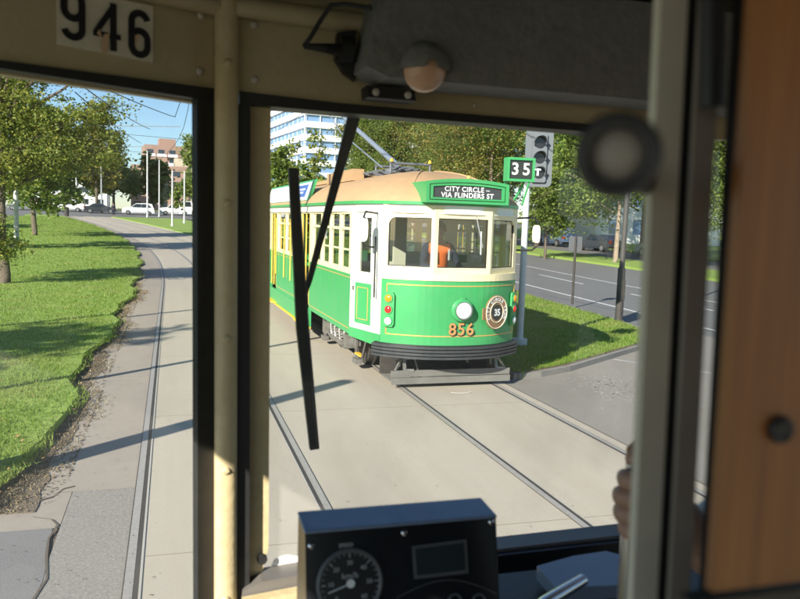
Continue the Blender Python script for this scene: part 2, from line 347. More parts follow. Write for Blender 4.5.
# ------------------------------------------------------------------ ground, tracks and roads
ys_all = [-40,-20,-5,0,5,10,15,20,25,30,35,40,45,50,55,60,65,70,75,80,85,90,95,100,105,110,115,120,130,140,160,200,300,600,1500]
def ribbon(name, left, right, off, m, ys, kind='structure', thick=0, nx=1):
    b = MB(); L = []
    for y in ys:
        row = []
        for i in range(nx+1):
            x = left(y)+(right(y)-left(y))*i/nx; row.append(len(b.v)); b.v.append((x, y, tz(y)+off))
        L.append(row)
    for a, c in zip(L, L[1:]):
        for i in range(nx): b.f.append((a[i], a[i+1], c[i+1], c[i]))
    if thick:
        k = len(b.v); b.v += [(x, y, z-thick) for x, y, z in b.v]
        for a, c in zip(L, L[1:]):
            b.f.append((a[0], c[0], c[0]+k, a[0]+k)); b.f.append((c[-1], a[-1], a[-1]+k, c[-1]+k))
        b.f.append(tuple([L[0][0]+k, L[0][-1]+k, L[0][-1], L[0][0]])); b.f.append((L[-1][0], L[-1][-1], L[-1][-1]+k, L[-1][0]+k))
    o = b.build(name, m); tag(o, kind=kind); return o
def seq(a, b, st): return [a+(b-a)*i/max(1, round((b-a)/st)) for i in range(max(1, round((b-a)/st))+1)]
ribbon('ground', lambda y: -900, lambda y: 900, -.06, M['ground'], ys_all)
ribbon('track_slab', lambda y: -.2+cdx(y), lambda y: 4.72+cdx(y)+(.9 if y > 30 else 0), 0, M['concrete'], seq(-15, 112, 3))
ribbon('track_shoulder', lambda y: -1.7+cdx(y), lambda y: -.2+cdx(y), -.002, M['concrete2'], [6.72]+seq(7, 112, 1.0))
ribbon('aggregate_strip', lambda y: -.78, lambda y: -.2, -.003, M['aggregate'], [-5, 0, 6.72])
ribbon('asphalt_patch', lambda y: -6, lambda y: -.80+.03*sin(y*4), -.001, M['patch'], [-5]+seq(3, 5.95, .3))
ribbon('pale_patch', lambda y: -6, lambda y: -.785, -.004, M['concrete2'], [5.95, 6.72])
ribbon('base_course', lambda y: -6, lambda y: -.5, -.012, M['soil'], [-5, 0, 6.5])
ribbon('side_asphalt', lambda y: 4.74, lambda y: 11.5, -.004, M['asphalt_pale'], [-15, 0, 5, 10, 16])
road_c = [(-15, 11.2, 22), (0, 11.2, 22), (16, 11.2, 22), (25, 12, 23), (40, 13.5, 24), (60, 14.5, 24.5), (120, 17, 27), (160, 18, 28)]
def interp(y, k):
    for a, b in zip(road_c, road_c[1:]):
        if y <= b[0]: t = (y-a[0])/(b[0]-a[0]); return a[k]+(b[k]-a[k])*max(0, t)
    return road_c[-1][k]
ribbon('road', lambda y: interp(y, 1)-1.4, lambda y: interp(y, 2)+1.1, -.008, M['asphalt'], seq(-15, 160, 5))
ribbon('parking_road', lambda y: interp(y, 2)+5.5, lambda y: interp(y, 2)+14, -.008, M['asphalt'], seq(-15, 160, 5))
ribbon('cross_street', lambda y: -120, lambda y: 120, .004, M['asphalt'], [110, 116, 122, 128, 134])
ribbon('left_road', lambda y: -26, lambda y: -17, -.01, M['asphalt'], seq(-10, 112, 6))
# painted lines on the right road
def line(y0, y1, xo, wd=.12):
    return ribbon('lane_line', lambda y: xo(y)-wd/2, lambda y: xo(y)+wd/2, 0.0, M['paint'], seq(y0, y1, 4))
for k in range(9):
    y0 = 10+k*9
    line(y0, y0+5.0, lambda y: interp(y, 1)+3.9+ .05*(y-20)*0, .13)
line(0, 100, lambda y: interp(y, 1)+1.15, .12)
line(0, 100, lambda y: interp(y, 2)+1.4, .12)
line(4, 60, lambda y: interp(y, 1)+5.6, .12)
# worn paint remnants on the side asphalt
b = MB()
for i in range(420):
    cx = 6.3+random.gauss(0, .28)+.25*(i%3-1); cy = 9.6+random.gauss(0, .6); r_ = random.uniform(.004, .026)
    n_ = random.randint(5, 8); b.poly([(cx+r_*random.uniform(.4, 1.5)*cos(2*pi*j/n_), cy+r_*random.uniform(.6, 2.0)*sin(2*pi*j/n_), .0005) for j in range(n_)])
tag(b.build('worn_paint', mat('faded_paint', (.42,.40,.36), .9, noise=[(40,.7,(.3,.28,.25))])), kind='structure')
ribbon('faded_line', lambda y: 5.95+(y-11.9)*-.72+1.6, lambda y: 5.95+(y-11.9)*-.72+1.66, .0005, M['paint'], [9.6, 11.9])
# slab joints
b = MB()
for y in [5.3, 9.1, 13.0, 16.9, 22, 28.6, 38, 50]:
    b.b2((-.18+cdx(y), y, tz(y)-.01), (4.7+cdx(y), y+.012, tz(y)+.0015))
for y in [11.3, 19.5]: b.b2((-.92, y, -.01), (-.24, y+.02, .0012))
tag(b.build('slab_joint', mat('joint', (.27,.23,.175), .9)), kind='structure')
# grit and crumbs on the slab
b = MB()
for _ in range(1500):
    y = 4.6+22*random.random()**1.6; x = random.choice([-.9, -.6, -.25, 1.2, 2.2, 3.1, 4.5, 5.2])+random.gauss(0, .22); q = random.uniform(.002, .009); a = random.uniform(0, 6)
    b.poly([(x+q*cos(a+k*2.1)*random.uniform(.6, 1.4), y+q*sin(a+k*2.1)*1.4, .0062+random.random()*.003) for k in range(3)])
tag(b.build('grit', mat('grit', (.14,.11,.08), .95)), 'dark grit and crumbs strewn over the concrete', 'grit', kind='stuff')
# rails
for k, x0 in enumerate((-.25, 1.22, 3.11, 4.55)):
    s_ = 1 if k % 2 == 0 else -1
    ys = seq(-12, 112, 1.5)
    a, c = (0, 0)
    ribbon('tram_rail', lambda y: x0+cdx(y)-.028, lambda y: x0+cdx(y)+.028, .006, M['rail'], ys)
    g0, g1 = (.028, .062) if s_ > 0 else (-.062, -.028)
    ribbon('rail_groove', lambda y: x0+cdx(y)+g0, lambda y: x0+cdx(y)+g1, .004, M['groove'], ys)
    h0, h1 = (.062, .078) if s_ > 0 else (-.078, -.062)
    ribbon('rail_flange', lambda y: x0+cdx(y)+h0, lambda y: x0+cdx(y)+h1, .006, M['railside'], ys)
    ribbon('rail_seal', lambda y: x0+cdx(y)-.036*s_ if s_ > 0 else x0+cdx(y)+.028, lambda y: x0+cdx(y)-.028 if s_ > 0 else x0+cdx(y)+.036, .004, M['groove'], ys)
# crack near the left corner
pts = [(-.74, 4.3), (-.79, 4.8), (-.75, 5.1), (-.80, 5.45), (-.83, 5.75), (-.80, 6.0), (-.86, 6.12), (-1.0, 6.2)]
b = MB(); b.poly([(x-.006-.005*(i % 2), y, .0025) for i, (x, y) in enumerate(pts)] + [(x+.008, y, .0025) for x, y in reversed(pts)])
pts = [(-1.02, 6.55), (-.92, 6.62), (-.86, 6.8), (-.78, 6.85)]
b.poly([(x, y-.015, .0025) for x, y in pts]+[(x, y+.015, .0025) for x, y in reversed(pts)])
tag(b.build('pavement_crack', mat('crack_dirt', (.11,.09,.07), .95)), kind='structure')

# grass islands
def ledge(y): return -1.20+cdx(y)+.12*sin(y*.9)+.07*sin(y*2.7)-(.15 if y < 9 else 0)+.1*min(1, max(0, (y-12)/10))
ribbon('left_verge', lambda y: -14+cdx(y)*.3, ledge, .09, M['grass'], [6.4]+seq(7, 110, 1), thick=.2, nx=4)
ribbon('soil_edge', lambda y: ledge(y)-.25, lambda y: -1.0+cdx(y)-.06*sin(y*1.9)-.03*sin(y*5.1)-.02*sin(y*11.3), .004, M['soil'], [6.3]+seq(6.45, 110, .15), thick=.012)
ribbon('far_right_verge', lambda y: 5.4+cdx(y), lambda y: 8+cdx(y)*.5, .08, M['grass'], seq(60, 110, 5), thick=.1)
isl = [(4.98,10.5),(5.5,10.62),(6.2,10.98),(7.2,11.7),(8.1,12.35),(8.95,12.95),(9.7,13.8),(10.2,14.8),(10.5,16),(10.7,18),(11.0,21),(11.5,25),(12.4,35),(13.4,55),(15,85),(16.3,108),(6.2,108),(5.6,70),(5.25,35),(5.1,20),(5.0,14)]
def island(name, pts, h, m, inset=0):
    c = Vector((sum(p[0] for p in pts)/len(pts), sum(p[1] for p in pts)/len(pts)))
    n = len(pts); b = MB(); q = []
    for i, p in enumerate(pts):
        a = Vector(pts[i-1]); d = Vector(pts[(i+1) % n]); t = (d-a).normalized(); nn = Vector((-t.y, t.x)); q.append((p[0]+nn.x*inset, p[1]+nn.y*inset))
    k = 0
    b.v = [(x, y, tz(y)+h) for x, y in q] + [(x, y, tz(y)-.05) for x, y in q]
    import mathutils.geometry as G
    tri = G.tessellate_polygon([[Vector((x, y, 0)) for x, y in q]])
    b.f = [tuple(t) for t in tri] + [(i, (i+1) % n, (i+1) % n+n, i+n) for i in range(n)]
    o = b.build(name, m); weld(o); return tag(o, kind='structure')
island('kerb', isl, .085, M['kerb']); island('island_soil', isl, .090, M['soil'], .07); island('island_verge', isl, .095, M['grass'], .16)
ribbon('far_verge', lambda y: interp(y, 2)+1.0, lambda y: interp(y, 2)+5.6, .12, M['grass'], seq(-5, 110, 5), thick=.2)
ribbon('park_lawn', lambda y: interp(y, 2)+14, lambda y: 140, .1, M['grass'], seq(-5, 110, 5), thick=.2)
ribbon('lawn_beyond', lambda y: -120, lambda y: 120, .05, M['grass'], [134.5, 150, 200])

def inpoly(x, y, P):
    c = False
    for i in range(len(P)):
        x1, y1 = P[i]; x2, y2 = P[i-1]
        if (y1 > y) != (y2 > y) and x < (x2-x1)*(y-y1)/(y2-y1)+x1: c = not c
    return c
def blades(name, pts, label, h=(.025, .062), wd=.011):
    n = len(pts); P = np.array(pts); a = rng.uniform(0, 2*pi, n); hh = rng.uniform(*h, n)*rng.uniform(.6, 1.3, n); sc = 1+np.maximum(0, P[:, 1]-8)*.07
    dx = np.cos(a)*wd*sc/2; dy = np.sin(a)*wd*sc/2; lx = rng.normal(0, .025, n); ly = rng.normal(0, .025, n)
    V = np.empty((n, 3, 3)); V[:, 0] = P-np.c_[dx, dy, 0*dx]; V[:, 1] = P+np.c_[dx, dy, 0*dx]; V[:, 2] = P+np.c_[lx, ly, hh]
    me = bpy.data.meshes.new(name); me.vertices.add(3*n); me.vertices.foreach_set('co', V.ravel()); me.loops.add(3*n); me.loops.foreach_set('vertex_index', np.arange(3*n))
    me.polygons.add(n); me.polygons.foreach_set('loop_start', np.arange(n)*3); me.polygons.foreach_set('loop_total', np.full(n, 3)); me.update(calc_edges=True)
    me.materials.append(M['blade']); o = bpy.data.objects.new(name, me); COL.objects.link(o); return tag(o, label, 'grass', kind='stuff')
L = []
for _ in range(250000):
    y = 6.3+98*random.random()**2.3; x = ledge(y)+.12-abs(random.random()**1.3)*(2.2+y*.33 if y < 60 else 16)
    edge = ledge(y)-x
    if edge < .3 and random.random() > .3+edge*1.5: continue
    if sin(x*3.1+1.7*sin(y*1.3))*sin(y*2.3+x) > .75 and random.random() < .5: continue
    L.append((x, y, tz(y)+.085))
blades('grass', L, 'bright green lawn blades along the left of the tracks')
L = []; lim = [(p[0], p[1]) for p in isl]
while len(L) < 70000:
    y = 10.6+22*random.random()**1.8; x = random.uniform(5, 12)
    if inpoly(x, y, lim) and inpoly(x+.08, y-.08, lim): L.append((x, y, tz(y)+.097))
blades('grass', L, 'bright green grass on the island beside the green tram')
L = []
for _ in range(7500):
    y = 6.3+22*random.random()**1.5; L.append((ledge(y)+random.uniform(-.1, .42)*random.random()**.6, y, .004))
M['blade_'] = M['blade']; M['blade'] = leafmat('dry_blade', [(0,(.16,.12,.07)), (1,(.42,.34,.2)), (.6,(.26,.2,.11))], .2)
blades('dry_grass', L, 'dry straw and grass scraps on the soil beside the track', (.01, .035), .014)
M['blade'] = M['blade_']
b = MB()
for _ in range(2600):
    y = 6.3+20*random.random()**1.5; x = min(ledge(y)+random.uniform(.0, .48), -.86); q = random.uniform(.004, .02)*random.random()**.4; c = Vector((x, y, .004+q*.3)); a = random.uniform(0, 6)
    t_ = [c+Vector((cos(a+k*2.1)*q*random.uniform(.7, 1.3), sin(a+k*2.1)*q, -q*.4)) for k in range(3)]; p_ = c+Vector((0, 0, q*.7))
    b.poly([t_[0], t_[1], p_]); b.poly([t_[1], t_[2], p_]); b.poly([t_[2], t_[0], p_])
tag(b.build('soil_crumbs', M['soil']), 'loose soil crumbs between the left lawn and the concrete', 'soil', kind='stuff')
# fallen leaves
def litter(name, n, fn, label, s=.045):
    b = MB()
    for _ in range(n):
        x, y, z = fn(); a = random.uniform(0, 6.3); s2 = s*random.uniform(.5, 1.2)
        u = Vector((cos(a), sin(a), random.uniform(-.3, .3)))*s2; v_ = Vector((-sin(a), cos(a), random.uniform(-.3, .3)))*s2*.6; c = Vector((x, y, z))
        b.poly([c-u, c-v_, c+u, c+v_])
    return tag(b.build(name, M['litter']), label, 'fallen leaves', kind='stuff')
def fl():
    y = 6.3+30*random.random()**1.5; return (ledge(y)+.35-abs(random.gauss(0, 1.2)), y, tz(y)+.13)
litter('leaf_litter', 420, fl, 'dry brown leaves scattered on the left verge', .03)
def fr():
    while True:
        y = random.uniform(10.6, 20); x = random.uniform(5, 11)
        if inpoly(x, y, isl): return (x, y, .15)
litter('leaf_litter', 90, fr, 'dry brown leaves scattered on the right island', .035)

# ------------------------------------------------------------------ trees
def leaves_mesh(name, blobs, n, size, m, parent, seed=0, cl=.5):
    g = np.random.default_rng(seed); P = []
    vol = np.array([b[3]*b[4]*b[5] for b in blobs])**.72; vol = vol/vol.sum()
    for bl, f in zip(blobs, vol):
        k = int(n*f); c = np.array(bl[:3]); r = np.array(bl[3:6]); nc = max(6, int(k/55))
        d = g.normal(size=(nc, 3)); d /= np.linalg.norm(d, axis=1)[:, None]
        rr = g.uniform(.35, 1.12, nc)**.7; cc = c+d*rr[:, None]*r
        idx = g.integers(0, nc, k); spread = cl*g.uniform(.5, 1.3, nc)[idx]
        P.append(cc[idx]+g.normal(size=(k, 3))*spread[:, None]*np.array([.55, .55, .38]))
    P = np.concatenate(P); n = len(P)
    a = g.normal(size=(n, 3)); a[:, 2] *= .6; a /= np.linalg.norm(a, axis=1)[:, None]
    t = g.normal(size=(n, 3)); b = np.cross(a, t); b /= np.linalg.norm(b, axis=1)[:, None]
    s = (size*g.uniform(.55, 1.25, n))[:, None]; a = a*s*.62; b = b*s*.38
    V = np.empty((n, 4, 3)); V[:, 0] = P-a; V[:, 1] = P-b*1.0+a*.1; V[:, 2] = P+a; V[:, 3] = P+b*1.0+a*.1
    me = bpy.data.meshes.new(name); me.vertices.add(4*n); me.vertices.foreach_set('co', V.ravel()); me.loops.add(4*n); me.loops.foreach_set('vertex_index', np.arange(4*n))
    me.polygons.add(n); me.polygons.foreach_set('loop_start', np.arange(n)*4); me.polygons.foreach_set('loop_total', np.full(n, 4)); me.update(calc_edges=True)
    me.materials.append(m); o = bpy.data.objects.new(name, me); COL.objects.link(o); o.parent = parent; return o
def tree(name, label, x, y, h, rad, leaf, n, size, seed, bark='bark', trunk=.25, base=.35, lean=(0, 0), z0=.08, cl=.6, group=None, blobs=None, squash=1.0):
    t = empty(name, label, 'tree', (x, y, tz(y)+z0), 0, group); g = random.Random(seed)
    if blobs is None:
        blobs = []; nb = 11
        for i in range(nb):
            f = i/(nb-1); zz = h*(base+.1+(.88-base)*f); w_ = rad*(1-.55*abs(f-.4)**1.3*1.6)*.62
            a = g.uniform(0, 6.3); q = rad*.5*(1-f*.7)
            blobs.append((cos(a)*q+lean[0]*f, sin(a)*q+lean[1]*f, zz, w_*g.uniform(.75, 1.15), w_*g.uniform(.75, 1.15), h*.15*g.uniform(.8, 1.2)*squash))
    b = MB(); top = Vector((lean[0]*.6, lean[1]*.6, h*.8)); pts = [Vector((0, 0, -.2)), Vector((.02, 0, .25)), Vector((g.uniform(-.1, .1), g.uniform(-.1, .1), h*base)), Vector((top.x*.5, top.y*.5, h*.6)), top]
    b.tube(pts, [trunk*1.35, trunk, trunk*.75, trunk*.45, trunk*.1], 10)
    for i, bl in enumerate(blobs):
        e = Vector(bl[:3]); st = Vector((e.x*.1, e.y*.1, max(h*base*.75, min(e.z*.72, h*.6)))); mid = st.lerp(e, .5)+Vector((g.uniform(-.2, .2), g.uniform(-.2, .2), g.uniform(0, .35)))
        b.tube([st, mid, e], [trunk*.38, trunk*.22, trunk*.06], 6)
        for q in range(4):
            e2 = e+Vector((g.uniform(-1, 1)*bl[3], g.uniform(-1, 1)*bl[4], g.uniform(-.7, .9)*bl[5])); b.tube([mid.lerp(e, .6), e2], [trunk*.1, trunk*.03], 4)
    b.build('trunk', M[bark], t, smooth=True)
    leaves_mesh('crown', blobs, n, size, M[leaf], t, seed, cl); return t
# big leafy tree at left, its branches reaching right over the sky
tree('plane_tree', 'broad green tree with drooping branches at the far left of the lawn', -4.8, 25.5, 8.6, 3.4, 'leaf_left', 72000, .085, 3, trunk=.17, base=.16, cl=.36,
     blobs=[(-2.5,0,3.6,1.6,1.6,1.2),(-.2,-.3,3.2,1.0,1.1,.45),(1.5,.4,3.75,1.1,1.0,.45),(.6,.2,4.0,1.6,1.4,.9),(2.6,.3,4.0,.8,.8,.35),(0,.4,5.3,1.7,1.3,.8),(1.7,0,4.9,1.1,.9,.5),(-1.8,0,6.3,1.5,1.4,.9),(1.0,.3,6.5,1.3,.9,.55),(.4,.2,7.6,1.5,1,.7),(2.2,.1,7.1,.8,.6,.32),(1.4,.1,8.3,1.3,.8,.5),(2.7,.2,6.75,.55,.45,.2),(3.15,.1,5.5,.5,.4,.15),(2.6,.2,5.2,.6,.5,.22),(-2.7,0,5,1.6,1.5,1.1),(3.0,.2,4.35,.55,.5,.25),(-.9,-.2,1.7,1.0,.9,.5),(.2,-.2,1.1,.5,.5,.3)])
tree('plane_tree', 'pale trunked tree standing behind the big tree on the left lawn', -9.3, 46, 10.5, 4, 'leaf_green', 11000, .3, 5, bark='barkpale', trunk=.22, base=.2, cl=.6)
tree('shrubby_tree', 'low dark tree filling the gap between white poles on the lawn', -9.6, 62, 8.5, 3.4, 'leaf_green', 9000, .32, 6, trunk=.2, base=.24, cl=.6)
tree('yellowing_tree', 'tree with yellow autumn leaves before the brick tower', -12.0, 140, 15.5, 4.6, 'leaf_gold', 9000, .5, 8, trunk=.3, base=.2, cl=.8, z0=0)
tree('conifer', 'dark spreading conifer beyond the left lawn behind the yellow tree', -19.5, 141, 15, 8, 'leaf_dark', 14000, .5, 9, trunk=.35, base=.2, cl=.9, z0=0)
tree('street_tree', 'dark rounded tree behind the far white cars', -3.6, 150, 9, 5, 'leaf_dark', 6000, .6, 31, trunk=.3, base=.15, cl=1)
tree('street_tree', 'green rounded tree just left of the window pillar far up the track', 3.6, 118, 10.5, 4.0, 'leaf_green', 7000, .5, 32, trunk=.3, base=.1, cl=.9)
for i, (x, y, h, rd, nm) in enumerate([(-24, 150, 13, 7, 'dark crowned tree across the far street, leftmost of its row'), (-17, 155, 12, 6, 'dark crowned tree across the far street, second of its row'), (-45, 100, 14, 7, 'tall tree beyond the left road'), (-33, 62, 13, 6, 'tall tree on the left road edge nearest the photo edge'), (-11, 165, 11, 6, 'dark crowned tree across the far street before the pale flats')]):
    tree('street_tree', nm, x, y, h, rd, ['leaf_dark','leaf_green'][i % 2], 8000, .55, 40+i, trunk=.35, base=.2, cl=.9)
# trees out of frame at left that shade the lawn
tree('verge_tree', 'tree beside the track just outside the left of the view', -12.5, 5.5, 7, 2.6, 'leaf_green', 6000, .22, 51, trunk=.15, base=.35, cl=.5)
# plane trees over the road behind the tram
plane = [(26.6, 42.3, 14.5, 6.5, 'leaf_green', 'plane tree at the right with mottled trunk over the parked cars', .5),
         (25.5, 60, 15.5, 7, 'leaf_plane', 'plane tree turning yellow behind the tram signal', .42),
         (27.5, 75, 16.5, 8, 'leaf_plane', 'large plane tree with yellow brown top behind the destination box', .5),
         (25.0, 90, 17, 8, 'leaf_plane', 'large yellowing plane tree behind the tram roof', .55),
         (21.5, 86, 13, 4.8, 'leaf_green', 'green tree behind the trolley pole of the tram', .45),
         (37, 55, 16, 8, 'leaf_dark', 'dark green tree deep behind the parked cars', .5),
         (43, 46, 16, 8, 'leaf_green', 'broad green tree at the far right of the park', .5),
         (33, 66, 17, 8, 'leaf_dark', 'shaded tree filling the park behind the signal', .5),
         (35, 90, 18, 9, 'leaf_plane', 'tall plane tree far behind the tram', .6),
         (31.2, 38, 11.5, 5.6, 'leaf_green', 'green tree with low branches above the silver parked car', .4)]
for i, (x, y, h, rd, lf, lab, sz) in enumerate(plane):
    tree('plane_tree', lab, x, y, h, rd, lf, 50000, sz*.37, 60+i, bark='barkbrown' if i < 3 else 'bark', trunk=.16 if i == 0 else .22, base=.2, cl=.75)
tree('young_tree', 'small young tree with low crown on the far verge right of the tram', 23.9, 46.5, 4.9, 1.9, 'leaf_green', 11000, .13, 81, trunk=.09, base=.28, cl=.35)
tree('young_tree', 'sparse young tree left of the wiper in front of the office block', 13.9, 95, 9.8, 2.6, 'leaf_left', 1500, .36, 82, trunk=.16, base=.2, cl=.7)
tree('young_tree', 'thin leafed tree with yellow tips in front of the office block', 15.9, 90, 11.0, 2.2, 'leaf_left', 1300, .34, 83, trunk=.14, base=.2, cl=.6)
tree('median_tree', 'bushy grey green tree beside the window pillar behind the tram', 9.3, 70, 7.4, 2.2, 'leaf_green', 5000, .32, 84, trunk=.2, base=.12, cl=.5)
tree('median_tree', 'low green tree behind the advertising board of the tram', 12.4, 74, 6.0, 2.8, 'leaf_green', 6000, .32, 85, trunk=.2, base=.12, cl=.5)

# ------------------------------------------------------------------ far buildings
def office():
    o = empty('office_building', 'white office block with blue glass window bands behind the tram', 'building', (33, 201, tz(200)), R(-7*-1))
    W, D, F = 46, 60, 3.25; nf = 11
    b = MB(); b.b2((.6, .6, 0), (W-.6, D-.6, nf*F)); b.build('core', M['officeglass'], o)
    for f in range(nf+1):
        MB().b2((0, 0, f*F-.1), (W, D, f*F+1.45)).build('spandrel', M['officewhite'], o)
    for i in range(0, int(W/4.2)+1): MB().b2((i*4.2+.05, .25, 0), (i*4.2+.20, .59, nf*F)).build('mullion', M['officewhite'], o)
    for i in range(0, int(D/4.2)+1): MB().b2((.52, i*4.2+.3, 0), (.59, i*4.2+.4, nf*F)).build('mullion', M['officewhite'], o)
    p = MB(); p.b2((-22, -7, 0), (-.02, 20, 4.2*F)); p.build('podium', M['officewhite'], o)
    for f in range(4):
        for i in range(5): MB().b2((-21+i*4.3, -7.12, f*F+1.3), (-21+i*4.3+3.9, -6.98, f*F+2.9)).build('window', M['officeglass'], o)
        for i in range(5): MB().b2((-22.12, -6+i*5, f*F+1.3), (-21.98, -6+i*5+4.5, f*F+2.9)).build('window', M['officeglass'], o)
office()
def flats(name, label, x, y, W, D, nf, m, bal, rz=0):
    o = empty(name, label, 'building', (x, y, tz(y)), rz); F = 3.0
    MB().b2((0, 0, 0), (W, D, nf*F+.8)).build('wall', m, o)
    MB().b2((W*.3, D*.3, nf*F+.8), (W*.62, D*.7, nf*F+3.4)).build('plant_room', m, o)
    for f in range(nf):
        for i in range(max(2, int(W/3.6))):
            xx = .8+i*3.6
            if xx+2 > W: break
            w_ = MB().b2((xx, -.06, f*F+.9), (xx+2.0, .1, f*F+2.3)).build('window', M['carglass'], o)
            if bal and (i+f) % 5 != 4:
                MB().b2((xx-.5, -1.3, f*F-.1), (xx+2.6, -.02, f*F+.08)).b2((xx-.5, -1.3, f*F+.08), (xx+2.6, -1.2, f*F+.95)).build('balcony', M['officewhite'], o)
    return o
flats('apartment_tower', 'red brick apartment tower with white balconies far up the track', -8.5, 275, 17, 14, 7, M['brickred'], True, R(6))
flats('apartment_block', 'cream apartment block in front of the brick tower', -2.2, 235, 12, 12, 4, M['creamwall'], False, R(4))
flats('low_building', 'low orange brick building behind the far white cars', -11, 235, 16, 12, 4, M['brickred'], False)
flats('low_building', 'pale low building far behind the white van at left', -34, 215, 18, 12, 3, M['officewhite'], False)
g_ = empty('pale_house', 'pale house glimpsed between trunks behind the far verge', 'building', (44, 74, tz(74)+.1))
MB().plate((0, 0), (16, 0), 0, 6.5, [(1.5+3*i, 3+3*i, 1, 2.6) for i in range(4)]+[(1.5+3*i, 3+3*i, 4, 5.5) for i in range(4)], .3).b2((0, .35, 0), (16, 10, 6.5)).build('wall', M['officewhite'], g_)
for i in range(4):
    for z in (1, 4): MB().b2((1.52+3*i, .12, z), (2.98+3*i, .2, z+1.55)).build('window', M['officeglass'], g_)
MB().prism([(-.4, -.5, 6.5), (16.4, -.5, 6.5), (16.4, 5, 9), (-.4, 5, 9)], (0, 0, .2)).build('roof', M['brickred'], g_)

# ------------------------------------------------------------------ cars
CM = {'white': mat('car_white', (.75,.75,.74), .25, coat=.5), 'dark': mat('car_dark', (.03,.035,.045), .25, coat=.5), 'silver': mat('car_silver', (.35,.36,.38), .25, .5, coat=.5),
      'blue': mat('car_blue', (.12,.17,.26), .25, .2, coat=.5), 'red': mat('car_red', (.28,.03,.02), .25, coat=.5)}
M['carglass'] = mat('car_glass', (.02,.025,.03), .06, spec=.8); M['tyre'] = mat('tyre', (.02,.02,.02), .8); M['rim'] = mat('rim', (.4,.4,.4), .3, .8)
def car(label, colour, x, y, rz, kind='suv', group='cars on the far street'):
    o = empty('parked_car' if 'parked' in label else ('van' if kind == 'van' else 'car'), label, 'van' if kind == 'van' else 'car', (x, y, tz(y)+.005), rz, group)
    L_, W_ = (4.5, 1.8)
    prof = {'suv': [(-2.25,.45),(-2.2,.95),(-2.1,1.1),(-1.9,1.62),(-1.4,1.72),(.3,1.68),(1.0,1.12),(2.05,.98),(2.22,.75),(2.25,.4)],
            'sedan': [(-2.25,.45),(-2.22,.9),(-2.1,1.0),(-1.55,1.05),(-.95,1.42),(.25,1.43),(.95,1.0),(2.05,.86),(2.22,.65),(2.25,.38)],
            'van': [(-2.3,.45),(-2.3,1.0),(-2.28,1.5),(-2.2,1.92),(-1.6,1.96),(.9,1.94),(1.6,1.2),(2.2,1.02),(2.35,.8),(2.35,.42)],
            'ute': [(-2.45,.5),(-2.45,1.05),(-2.4,1.1),(-.75,1.1),(-.6,1.72),(.55,1.72),(1.15,1.18),(2.2,1.05),(2.4,.8),(2.4,.45)]}[kind]
    b = MB(); n = len(prof); rows = []
    for sy, inset in ((-1, 0), (-1, 1), (1, 1), (1, 0)): pass
    def half(z): return W_/2*(1-.16*max(0, (z-.95))/.75) - .03
    bel = 1.06 if kind != 'sedan' else .93
    sec = []
    for sgn in (-1, 1): sec.append([(px_, sgn*half(pz), pz) for px_, pz in prof])
    lo = [(px_, pz) for px_, pz in prof]
    for i in range(n-1):
        b.quad(sec[0][i], sec[0][i+1], sec[1][i+1], sec[1][i])
    b.quad(sec[0][0], sec[1][0], sec[1][-1], sec[0][-1])
    for s_ in (0, 1):
        for i in range(n-1):
            a_, c_ = sec[s_][i], sec[s_][i+1]
            b.quad((a_[0], a_[1], .28), (c_[0], c_[1], .28), c_, a_)
    weld(b.build('body', CM[colour], o))
    top = max(p[1] for p in prof); tops = [p for p in prof if p[1] > bel]
    xs0 = min(p[0] for p in tops); xs1 = [p[0] for p in prof if abs(p[1]-top) < .08]
    fx = prof[6][0] if kind != 'ute' else prof[6][0]; rx = (prof[2][0] if kind in ('suv', 'van') else prof[3][0])
    gz0, gz1 = bel+.08, top-.12
    for sgn in (-1, 1):
        hw0 = half(gz0)+.012; hw1 = half(gz1)+.012
        x0b, x1b = rx+.25, fx-.12; x0t, x1t = min(xs1)+.05, max(xs1)-.02
        if kind == 'van': x0b = x0t = -.35
        mid = (x0b+x1b)/2+.05
        MB().prism([(x0b, sgn*hw0, gz0), (mid-.04, sgn*hw0, gz0), (mid-.04, sgn*hw1, gz1), (x0t, sgn*hw1, gz1)], (0, -sgn*.05, 0)).build('side_window', M['carglass'], o)
        MB().prism([(mid+.04, sgn*hw0, gz0), (x1b, sgn*hw0, gz0), (x1t, sgn*hw1, gz1), (mid+.04, sgn*hw1, gz1)], (0, -sgn*.05, 0)).build('side_window', M['carglass'], o)
        for ax in (-1.4, 1.4):
            wh = MB().disc((ax, sgn*(W_/2-.1), .33), (0, 1, 0), .33, .22, 20).build('wheel', M['tyre'], o)
            MB().disc((ax, sgn*(W_/2+.012), .33), (0, 1, 0), .2, .02, 16).build('rim', M['rim'], wh)
        MB().box((2.2, sgn*.62, .72), (.08, .34, .14)).build('headlight', M['lamp'], o); MB().box((-2.22, sgn*.66, .85), (.08, .26, .2)).build('tail_light', M['red'], o)
    i = 5 if kind != 'ute' else 5
    p0, p1 = Vector((prof[5][0], 0, prof[5][1])), Vector((prof[6][0], 0, prof[6][1])); d = p1-p0; nn = Vector((-d.z, 0, d.x)).normalized()
    if nn.z < 0: nn = -nn
    a_ = p0+d*.08+nn*.012; c_ = p0+d*.92+nn*.012
    MB().prism([(a_.x, -half(a_.z)+.1, a_.z), (a_.x, half(a_.z)-.1, a_.z), (c_.x, half(c_.z)-.08, c_.z), (c_.x, -half(c_.z)+.08, c_.z)], -nn*.04).build('windscreen', M['carglass'], o)
    return o
car('white panel van crossing at the end of the track', 'white', -14.6, 124, pi, 'van'); car('dark low sedan between the white van and the white wagon', 'dark', -9.9, 121.5, 0.05, 'sedan')
car('white wagon crossing at the far end of the track', 'white', -4.6, 120.5, pi, 'suv'); car('white utility truck following the white wagon', 'white', .6, 123, pi, 'ute')
